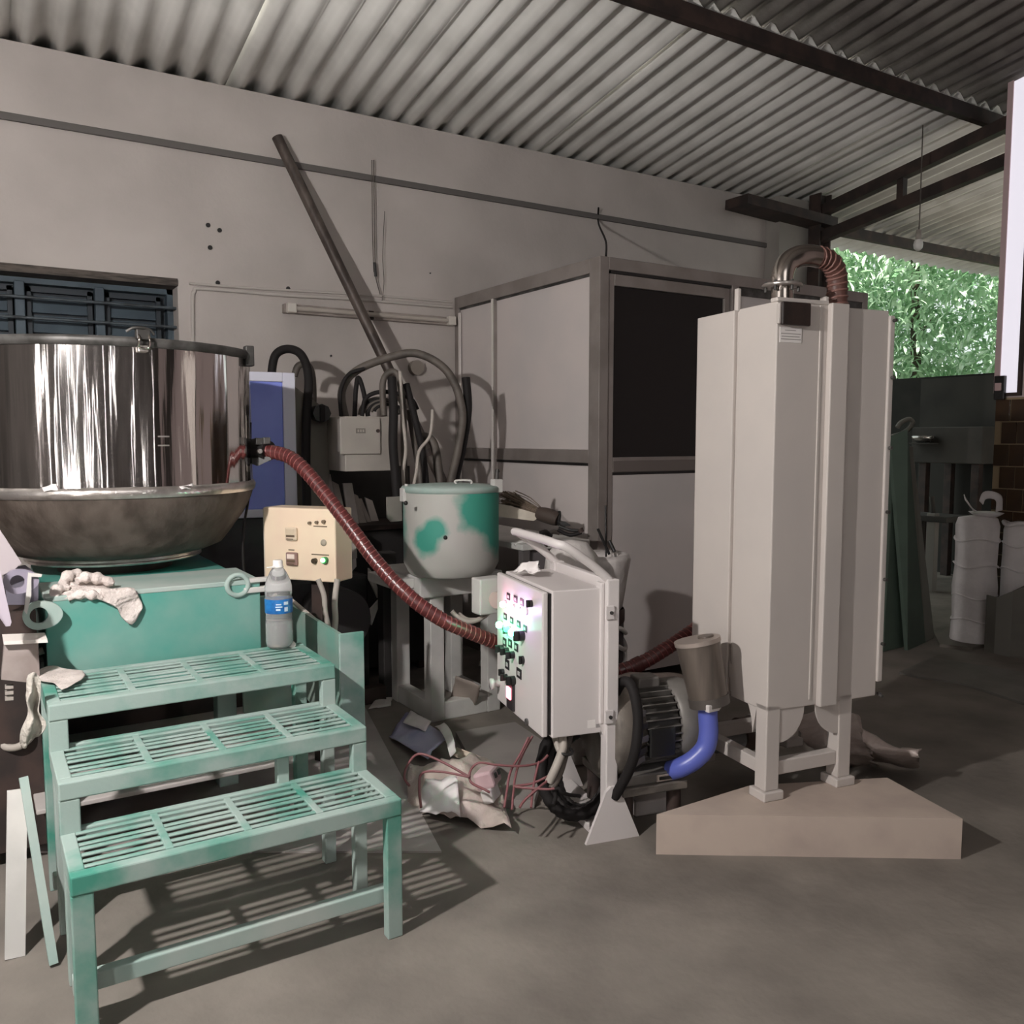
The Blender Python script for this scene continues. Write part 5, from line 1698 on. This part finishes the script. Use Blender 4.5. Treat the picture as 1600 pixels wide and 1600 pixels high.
u1, u2, u3, u4 = face_u(1277, 700), face_u(1288, 700), face_u(1314, 700), face_u(1389, 700)
v1, v2, v3 = face_v(1150, 700), face_v(1143, 700), face_v(1086, 700)
tt('front_shell', (0, 0, TB), (u2, v1, TT))
tt('front_shell', (0.012, v1, TB + .01), (u2, v2, TT - .004))
tt('front_shell', (0, v2, TB + .0), (u2, v3, TT))
tt('seam_strip', (u1 - .006, -.003, TB + .02), (u1 + .004, .002, TT - .004))
tt('pillar', (u2 - .002, -.020, TB - .004), (u3, .06, TT + .004))
tt('rear_shell', (u2, .0, TB), (u4 - .02, v3, TT - .004))
tt('edge_flange', (u4 - .022, -.008, TB + .05), (u4, v3, TT - .02))
tt('top_lip', (-.004, -.004, TT - .002), (u2, .03, TT + .012))
bolt = None
for py in (500, 590, 700, 800, 905, 1005, 1085):
    q = MI @ PN(1385, py, M @ Vector((0, -.008, 0)), M.to_3x3() @ Vector((0, -1, 0)))
    bp_ = MB().cyl((u4 - .008, -.008, q.z), (u4 - .008, -.020, q.z), .006, 8)
    bp_.cyl((u4, .01, q.z), (u4 + .012, .01, q.z), .006, 8)
    bp_.build('bolt', rim_m, tw_, world=False)
# legs with curved gussets
LW = .055


def gusset(pts, d, name='leg_gusset'):
    MB().prism(pts, d).build(name, tower_m, tw_, world=False)


ul = face_u(1312, 1100)
legs = [(0, 0), (ul, 0), (0, v3 - LW), (u4 - LW - .02, v3 - LW)]
for (x, y) in legs:
    tt('leg', (x, y, PL + .03), (x + LW, y + LW, TB + .02))
    tt('foot_plate', (x - .012, y - .012, PL), (x + LW + .012, y + LW + .012, PL + .03))
for (x0, sgn, w) in ((LW, 1, .10), (ul, -1, .10)):
    prof = [(x0, TB + .005), (x0 + sgn * w, TB + .005)]
    prof += [(x0 + sgn * w * math.cos(a), TB - .11 * math.sin(a)) for a in [i * math.pi / 16 for i in range(1, 9)]]
    gusset([(x, .004, z) for x, z in prof], (0, .006, 0))
prof = [(LW, TB + .005), (LW + .15, TB + .12), (LW + .15, TB + .06)] + [(LW + .15 - .13 * math.sin(a), TB + .06 - .15 * (1 - math.cos(a))) for a in [i * math.pi / 16 for i in range(1, 9)]]
gusset([(.004, y, z) for y, z in prof], (.006, 0, 0))
tt('bottom_tie', (LW, .008, PL + .075), (ul, .045, PL + .122))
tt('bottom_tie', (.008, LW, PL + .075), (.045, v3 - LW, PL + .122))
tt('bottom_tie', (LW, v3 - .05, PL + .075), (u4 - .06, v3 - .01, PL + .122))
# white uprights poking above the top
tt('lifting_tab', (.02, v2 + .01, TT - .01), (.035, v2 + .03, TT + .075))
tt('lifting_tab', (u4 - .16, .14, TT - .01), (u4 - .145, .17, TT + .055))
# gauge and plate
ga = face_u(1216, 490)
g0, g1 = face_u(1211, 490), face_u(1261, 490)
gz0_, gz1_ = zat(508, OT.x + .05, OT.y), zat(476, OT.x + .05, OT.y)
ge = tt('gauge', (g0 + .004, -.014, gz0_), (g1 - .012, 0, gz1_), mat('gauge_body', (.5, .46, .43), .5), .003)
tt('gauge_face', (g0 + .010, -.024, gz0_ - .004), (g1 - .004, -.012, gz1_ + .004), mat('gauge_black', (.022, .016, .014), .35, rgb2=(.035, .022, .018), scale=20), .004, ge)
n0, n1 = face_u(1218, 524), face_u(1252, 524)
nz0, nz1 = zat(536, OT.x + .05, OT.y), zat(512, OT.x + .05, OT.y)
npl = tt('name_sticker', (n0, -.002, nz0), (n1, 0, nz1), mat('sticker_white', (.80, .76, .74), .5), .0005)
for i, (a, c, zz) in enumerate(((.22, .72, .80), (.05, .95, .58), (.08, .9, .4), (.05, .95, .22))):
    MB().box((n0 + (n1 - n0) * a, -.0026, nz0 + (nz1 - nz0) * zz - .001), (n0 + (n1 - n0) * c, -.0019, nz0 + (nz1 - nz0) * zz + .0012)).build('print_line', mat('print_line_%d' % i, (.30, .27, .26), .6), npl, world=False)

# elbow duct on the tower top
el = thing('elbow_duct', 'stainless elbow pipe with flange and brown corrugated duct on the tower top', 'duct', PD(1222, 468, 2.86))
D0 = 2.86
E1 = [PD(*p) for p in [(1222, 475, D0), (1222, 450, D0), (1223, 428, D0), (1230, 411, D0 + .01), (1245, 401, D0 + .02), (1262, 399, D0 + .04), (1280, 402, D0 + .06)]]
MB().tube(E1, .036, 24, res=8).build('elbow', tube_steel, el)
q = PD(1222, 446, D0)
fl = MB().lathe(q, [(.036, -.006), (.062, -.006), (.066, 0), (.062, .005), (.036, .006)], 36).build('flange', seam_m, el)
for a in range(6):
    an = a * math.pi / 3 + .3
    c = q + Vector((.052 * math.cos(an), .052 * math.sin(an), 0))
    MB().cyl(c + Vector((0, 0, -.022)), c + Vector((0, 0, .012)), .005, 8).build('flange_bolt', rim_m, fl)
P2 = [PD(*p) for p in [(1276, 401, D0 + .05), (1288, 404, D0 + .07), (1300, 413, D0 + .09), (1307, 430, D0 + .11), (1308, 455, D0 + .12), (1308, 490, D0 + .12)]]
ribbed(el, P2, .034, duct_m, duct_rib, .024, 8, 1.1, .0042, 'corrugated_duct')

# ------------------------------------------------------------------ floor slabs, sheets and litter
def slab(name, pix, th, m, label, cat, z0=0.0):
    pts = [PZ(x, y, z0 + th) for x, y in pix]
    # keep counter-clockwise order seen from above
    ar = sum(pts[i].x * pts[(i + 1) % len(pts)].y - pts[(i + 1) % len(pts)].x * pts[i].y for i in range(len(pts)))
    if ar < 0:
        pts = pts[::-1]
    o = MB().prism([(p.x, p.y, z0) for p in pts], (0, 0, th)).build(name, m)
    return tag(o, label, cat)


pale_slab = mat('pale_slab', L((190, 174, 162)), .7, rgb2=L((176, 160, 150)), scale=5, bump=.05)
sa, sb_, sd_, se = PZ(1386, 1215, PL), PZ(1432, 1240, PL), PZ(1172, 1227, PL), PZ(1098, 1250, PL)
qd = [sa, sa + (sb_ - sa) * 2.4, sd_ + (se - sd_) * 1.9, sd_]
qd = [Vector((p.x, p.y, 0)) for p in qd][::-1]
tag(MB().prism(qd, (0, 0, PL)).build('floor_plinth', pale_slab), 'low pale plinth under the legs of the tower', 'plinth')
slab('cement_board', [(1405, 1050), (1455, 1027), (1600, 1050), (1760, 1080), (1720, 1140), (1600, 1098), (1500, 1066), (1440, 1058)], .012, sheet_m, 'grey cement board lying on the floor below the white sacks', 'board')
slab('floor_board', [(1458, 985), (1490, 978), (1560, 1000), (1520, 1012), (1468, 1006)], .02, mat('brown_board', (.16, .14, .12), .8), 'small brown board poking out under the white sacks', 'board')
slab('steel_sheet', [(60, 1330), (690, 1330), (560, 1085), (90, 1100)], .006, mat('worn_floor_sheet', (.40, .365, .35), .6, rgb2=(.33, .30, .285), scale=4), 'pale worn steel sheet lying on the floor under the green steps', 'sheet')

# woven sacks before the tiled wall
def sack(label, px, py0, py1, D, w, seed, squash=.95):
    p = PZ(px, py1, 0)
    h = zat(py0, p.x, p.y)
    t = thing('woven_sack', label, 'sack', (p.x, p.y, 0), 0, 'white sacks by the tiled wall')
    rn = random.Random(seed)
    wob = lambda a, hh: .03 * math.sin(hh * 14 + seed) + .05 * noise.noise(Vector((math.cos(a) * 2, math.sin(a) * 2, hh * 5 + seed))) + .02 * noise.noise(Vector((math.cos(a) * 6, math.sin(a) * 6, hh * 12)))
    r = w / 2
    prof = [(0, 0), (r * .92, 0), (r * 1.02, .03), (r * 1.02, .12), (r * .96, .15), (r * .97, .17), (r * .95, h * .45), (r * .93, h * .6), (r * .94, h * .75), (r * .92, h * .93), (r * .82, h * .985), (r * .35, h), (0, h)]
    MB().lathe((p.x, p.y, 0), prof, 40, wob=wob).build('body', sack_m, t)
    for hh in (.16, h * .38, h * .62, h * .82):
        pts = [(p.x + (r * .955) * math.cos(a), p.y + (r * .955) * math.sin(a), hh + .012 * math.sin(3 * a + seed + hh * 9)) for a in [i * math.pi / 10 for i in range(20)]]
        MB().tube(pts, .006, 6, res=2, closed=True).build('crease_fold', sack_m, t)
    return t, p, h


t, p, h = sack('tall white woven sack with open tied neck before the brown tiles', 1519, 806, 1004, 5.4, .265, 3)
a = PD(1530, 803, 5.45)
MB().lathe((p.x + .06, p.y - .02, h - .01), [(.03, -.01), (.08, .01), (.11, .03), (.07, .034), (0, .03)], 24, wob=lambda a, hh: .2 * math.sin(2 * a) + .1 * math.sin(5 * a)).build('tied_neck', sack_m, t)
drape('neck_flap', [[PD(1530, 782, 5.4), PD(1536, 769, 5.4), PD(1552, 768, 5.4), PD(1564, 776, 5.4), PD(1566, 797, 5.4)],
                    [PD(1536, 788, 5.38), PD(1541, 780, 5.38), PD(1552, 779, 5.38), PD(1557, 784, 5.38), PD(1556, 799, 5.38)]], sack_m, t, 4, .01, 12)
drape('neck_flap', [[PD(1506, 772, 5.4), PD(1513, 786, 5.4), PD(1522, 799, 5.4)], [PD(1508, 780, 5.38), PD(1517, 793, 5.38), PD(1528, 799, 5.38)]], sack_m, t, 6, .006, 14)
t2, p2, h2 = sack('white woven sack behind the grey crate, before the brown tiles', 1590, 815, 1007, 5.4, .235, 8)
MB().tube([(p2.x + .11 * math.cos(a), p2.y + .11 * math.sin(a), h2 - .012 + .008 * math.sin(4 * a)) for a in [i * math.pi / 9 for i in range(18)]], .012, 7, res=2, closed=True).build('rolled_rim', sack_m, t2)
q = PZ(1597, 1028, 0)
hz_ = zat(905, q.x, q.y)
cr = thing('grey_crate', 'grey board crate with a slanted top edge in front of the white sacks', 'crate', (q.x, q.y, 0))
P0, P1, P2_ = PZ(1556, 1022, 0), PZ(1578, 1027, 0), PZ(1680, 1030, 0)
cm = mat('crate_board', (.17, .16, .14), .8, rgb2=(.14, .13, .115), scale=4)
zl_, zr_ = zat(934, P0.x, P0.y), zat(888, P2_.x, P2_.y)
MB().prism([(P0.x, P0.y, 0), (P1.x, P1.y, 0), (P1.x, P1.y, zat(925, P1.x, P1.y)), (P0.x, P0.y, zl_)], (.0, .012, 0)).build('side_board', mat('crate_side', (.21, .2, .18), .8), cr)
MB().prism([(P1.x, P1.y, 0), (P2_.x, P2_.y, 0), (P2_.x, P2_.y, zr_ + .05), (P1.x, P1.y, zat(925, P1.x, P1.y))], (.01, .014, 0)).build('front_board', cm, cr)
MB().prism([(P0.x, P0.y, 0), (P0.x + .03, P0.y + .09, 0), (P0.x + .03, P0.y + .09, zl_), (P0.x, P0.y, zl_)], (.012, 0, 0)).build('end_board', cm, cr)

# leaning boards right of the tower
def lean(label, pix_bottom, pix_top, m, D_top):
    a, c = PZ(*pix_bottom[0], 0.0), PZ(*pix_bottom[1], 0.0)
    e, f_ = PD(*pix_top[1], D_top), PD(*pix_top[0], D_top)
    n_ = (c - a).cross(f_ - a).normalized()
    o = MB().prism([a, c, e, f_], n_ * .02).build('leaning_board', m)
    return tag(o, label, 'board', 'boards leaning by the cabin')


lean('broad green board leaning behind the tower edge, leftmost of the leaning boards', [(1376, 1018), (1408, 1010)], [(1330, 690), (1394, 690)], board_g, 5.35)
lean('long green board leaning in front of the others right of the tower', [(1413, 1016), (1441, 1003)], [(1386, 684), (1413, 672)], board_g, 5.3)
lean('narrow grey board leaning behind the long green board', [(1441, 1003), (1455, 996)], [(1413, 700), (1421, 698)], board_o, 5.38)

# dim sink bench at the compound wall
q = PX(1450, 760, 7.4)
sb = thing('sink_bench', 'dim grey bench with a boxed front at the compound wall', 'bench', (7.6, 4.9, 0))
sz1, sz0 = zat(668, 7.3, 5.0), zat(722, 7.3, 5.0)
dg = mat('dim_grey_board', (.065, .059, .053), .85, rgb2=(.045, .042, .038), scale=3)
y0_, y1_ = PX(1535, 700, 7.35).y, PX(1424, 700, 7.35).y
MB().cbox((7.35, y0_, sz0), (7.9, y1_, sz1), .01).build('bench_box', dg, sb)
for y in (y0_ + .05, y1_ - .12):
    MB().cbox((7.4, y, 0), (7.47, y + .07, sz0), .004).build('leg', dark_steel, sb)
    MB().cbox((7.8, y, 0), (7.87, y + .07, sz0), .004).build('leg', dark_steel, sb)
q = PX(1447, 688, 7.32)
mb_ = thing('metal_bowl', 'dull metal bowl glinting before the dim bench', 'bowl', q)
MB().cbox((q.x - .12, q.y - .11, q.z - .035), (q.x + .02, q.y + .11, q.z - .022), .004).build('bracket', dg, mb_)
MB().lathe(q + Vector((-.05, 0, -.02)), [(0, 0), (.05, .0), (.09, .035), (.095, .06), (.088, .06), (.05, .012), (0, .01)], 28).build('basin', mat('dull_bowl', (.5, .48, .46), .25, .9), mb_)
cab_line('hanging_loop', [(1402, 668, 8.0), (1408, 660, 8.0), (1420, 655, 8.0), (1426, 660, 8.0), (1420, 670, 8.0), (1408, 678, 8.0), (1394, 682, 8.0)], .022, mat('rope_grey', (.14, .125, .11), .8), 'grey rope looped on top of the dim bench', 'rope')
q = PX(1450, 810, 7.0)
sl = thing('dim_stool', 'dim pale stool frame in the dark under the bench', 'stool', PZ(1452, 880, 0))
st0 = PX(1436, 804, 6.9)
MB().cbox((st0.x - .05, st0.y - .28, st0.z - .05), (st0.x + .3, st0.y + .18, st0.z), .006).build('seat', dg, sl)
for (px, w) in ((1455, .06),):
    a = PX(px, 802, 6.86)
    MB().cbox((a.x, a.y - .04, 0), (a.x + .06, a.y + .04, a.z), .006).build('leg', mat('pale_leg', (.26, .24, .22), .7), sl)
    MB().cyl((a.x + .03, a.y, a.z), (a.x + .03, a.y + .02, a.z + .14), .02, 10).build('knob', dg, sl)
for (dxx, dyy) in ((0, .12), (.24, .12), (.24, -.24)):
    MB().cbox((st0.x + dxx, st0.y + dyy, 0), (st0.x + dxx + .05, st0.y + dyy + .05, st0.z - .05), .005).build('leg', dg, sl)

# plastic heap under the tower
ph = thing('plastic_heap', 'crumpled brown plastic sheet heaped under and behind the tower legs', 'plastic sheet', PZ(1300, 1180, 0))
B_ = lambda x, y, D: PD(x, y, D)
drape('heap_fold', [[B_(1225, 1118, 3.5), B_(1262, 1112, 3.5), B_(1300, 1108, 3.5), B_(1332, 1120, 3.45)],
                    [B_(1235, 1140, 3.4), B_(1270, 1140, 3.36), B_(1300, 1138, 3.34), B_(1340, 1150, 3.3)],
                    [B_(1262, 1162, 3.3), B_(1285, 1160, 3.28), B_(1310, 1168, 3.25), B_(1346, 1178, 3.2)],
                    [PZ(1280, 1180, .02), PZ(1300, 1184, .02), PZ(1325, 1190, .02), PZ(1360, 1196, .02)]], film_m, ph, 4, .05, 12, .004)
drape('trailing_fold', [[B_(1345, 1135, 3.2), B_(1365, 1150, 3.2), B_(1395, 1165, 3.2), B_(1437, 1164, 3.2)],
                        [B_(1350, 1160, 3.16), B_(1370, 1170, 3.16), B_(1400, 1176, 3.16), B_(1438, 1178, 3.16)],
                        [PZ(1352, 1184, .02), PZ(1376, 1190, .02), PZ(1410, 1198, .02), PZ(1432, 1200, .02)]], film_m, ph, 11, .03, 14, .004)

# litter between the steps and the trolley
def litter(name, pix, zs, m, label, cat, amp=.01, fr=14, seed=1, n=10, thick=.003, edge=.006):
    c = [PZ(x, y, z) for (x, y), z in zip(pix, zs)]
    return tag(MB().sheet(*c, n, n, amp, fr, seed, thick, edge=edge).build(name, m), label, cat)


pk = thing('blue_packet', 'crumpled blue and white printed packet on the floor before the drum stand', 'packet', PZ(660, 1150, 0))
blue_pack = mat('packet_blue', L((178, 178, 200)), .4, rgb2=L((148, 148, 184)), scale=7, bump=.25, bscale=20)
c = [PZ(x, y, z) for x, y, z in [(608, 1150, .02), (668, 1186, .05), (702, 1150, .10), (636, 1112, .06)]]
MB().sheet(*c, 12, 12, .014, 10, 3, .004, edge=.006).build('packet_body', blue_pack, pk)
c = [PZ(x, y, z) for x, y, z in [(630, 1128, .075), (664, 1142, .085), (674, 1128, .10), (642, 1110, .085)]]
MB().sheet(*c, 8, 6, .006, 12, 6, .003).build('packet_band', plastic_w, pk)
c = [PZ(x, y, z) for x, y, z in [(680, 1136, .10), (704, 1184, .09), (714, 1176, .10), (694, 1130, .12)]]
MB().sheet(*c, 10, 6, .012, 12, 8, .003, bend=lambda u, v: Vector((0, 0, .03 * math.sin(u * 3.1)))).build('packet_flap', plastic_w, pk)
litter('film_scrap', [(704, 1180), (752, 1196), (756, 1184), (716, 1168)], [.05, .03, .06, .08], mat('yellowish_paper', L((222, 206, 188)), .6), 'yellowish paper scrap tucked under the blue packet', 'scrap', .02, 16, 5)
fb = thing('film_bag', 'clear brownish plastic bag lying on the floor under the maroon wires', 'bag', PZ(700, 1220, 0))
c = [PZ(x, y, z) for x, y, z in [(632, 1262, .01), (800, 1300, .02), (770, 1182, .10), (640, 1196, .06)]]
MB().sheet(*c, 18, 14, .055, 9, 13, .003, bend=lambda u, v: Vector((0, 0, .07 * math.sin(u * 3.14) * math.sin(v * 3.14)))).build('film', film_m, fb)
c = [PZ(x, y, z) for x, y, z in [(655, 1262, .06), (720, 1280, .05), (715, 1216, .12), (665, 1216, .11)]]
MB().sheet(*c, 10, 10, .03, 13, 21, .003).build('inner_film', plastic_w, fb)
sd = thing('plug_adapter', 'pale pink plug adapter with dark holes lying on the plastic bag', 'plug', PZ(765, 1215, .1))
q = PZ(762, 1214, .13)
Ms = Matrix.Translation(q) @ Matrix.Rotation(.7, 4, 'Z') @ Matrix.Rotation(-.35, 4, 'X')
pinky = mat('pale_pink_moulding', L((206, 176, 180)), .4, rgb2=L((190, 160, 164)), scale=9)
MB().cbox((-.045, -.035, -.03), (.04, .035, .03), .010, Ms).build('housing', pinky, sd)
for (x, y) in ((.02, -.037), (-.012, -.037)):
    MB().cbox((x - .008, y - .003, -.006), (x + .008, y + .004, .012), .002, Ms).build('pin_hole', black_p, sd)
MB().cbox((-.06, -.02, -.075), (.02, .02, -.028), .006, Ms).build('socket_block', plastic_w, sd)
for i, (pix, zs, lb) in enumerate([([(700, 1105), (742, 1108), (752, 1072), (712, 1055)], [.02, .02, .16, .2], 'pale sheet of paper leaning against the drum stand leg'),
                                   ([(576, 1108), (610, 1102), (616, 1076), (606, 1074)], [.005, .005, .02, .02], 'torn white paper scrap on the floor beyond the steps'),
                                   ([(628, 1094), (664, 1116), (666, 1100), (632, 1078)], [.005, .005, .03, .03], 'curled white paper scrap at the foot of the drum stand'),
                                   ([(748, 1040), (764, 1045), (765, 1034), (752, 1028)], [.005, .005, .03, .03], 'tiny white scrap in the dark beneath the drum stand')]):
    litter('paper_scrap', pix, zs, paper_m if i else mat('sheet_grey', L((150, 138, 130)), .7), lb, 'paper', .012, 12, i + 2, 8)


def wire(pts, label, r=.0042):
    return tag(MB().tube([PD(*p) for p in pts], r, 6, res=8).build('maroon_wire', wire_r), label, 'wire', 'maroon wires under the control panel')


wire([(826, 1152, 2.85), (812, 1180, 2.82), (798, 1205, 2.78), (792, 1235, 2.72), (788, 1262, 2.68)], 'maroon wire falling straight from the panel door corner')
wire([(832, 1150, 2.87), (816, 1180, 2.84), (806, 1210, 2.78), (802, 1240, 2.72), (800, 1265, 2.68)], 'second maroon wire falling beside the first from the panel')
wire([(856, 1180, 2.84), (842, 1192, 2.82), (812, 1197, 2.78), (775, 1195, 2.76), (748, 1192, 2.76), (735, 1205, 2.76), (736, 1222, 2.74), (758, 1234, 2.7), (765, 1238, 2.7)], 'maroon wire running level from the trolley and looping back at the adapter')
wire([(733, 1214, 2.74), (690, 1206, 2.76), (660, 1208, 2.76), (655, 1230, 2.72), (658, 1262, 2.68)], 'maroon wire curving over the plastic bag')
wire([(735, 1215, 2.75), (690, 1190, 2.78), (655, 1178, 2.8), (637, 1195, 2.8), (632, 1215, 2.78), (640, 1228, 2.76)], 'pinkish wire in a wide loop at the left of the plastic bag')
wire([(842, 1190, 2.8), (836, 1215, 2.76), (832, 1240, 2.7), (830, 1262, 2.66)], 'maroon wire hanging down next to the tied cables')
wire([(862, 1210, 2.76), (832, 1224, 2.74), (804, 1229, 2.72), (850, 1233, 2.7), (866, 1232, 2.7)], 'maroon wire doubled back beneath the tied cables')
wire([(858, 1218, 2.74), (838, 1234, 2.7), (820, 1250, 2.68), (812, 1262, 2.66)], 'maroon wire slanting away from the tied cables')
t = thing('cable_lug', 'black cable tail bent on the floor in front of the trolley', 'cable', PD(868, 1238, 2.72))
MB().tube([PD(*p) for p in [(862, 1236, 2.72), (872, 1232, 2.72), (878, 1238, 2.72), (890, 1242, 2.74), (906, 1244, 2.78)]], .006, 7).build('flex', rubber, t)
MB().tube([PD(*p) for p in [(864, 1258, 2.68), (868, 1246, 2.7), (866, 1236, 2.72)]], .007, 7).build('tail', rubber, t)
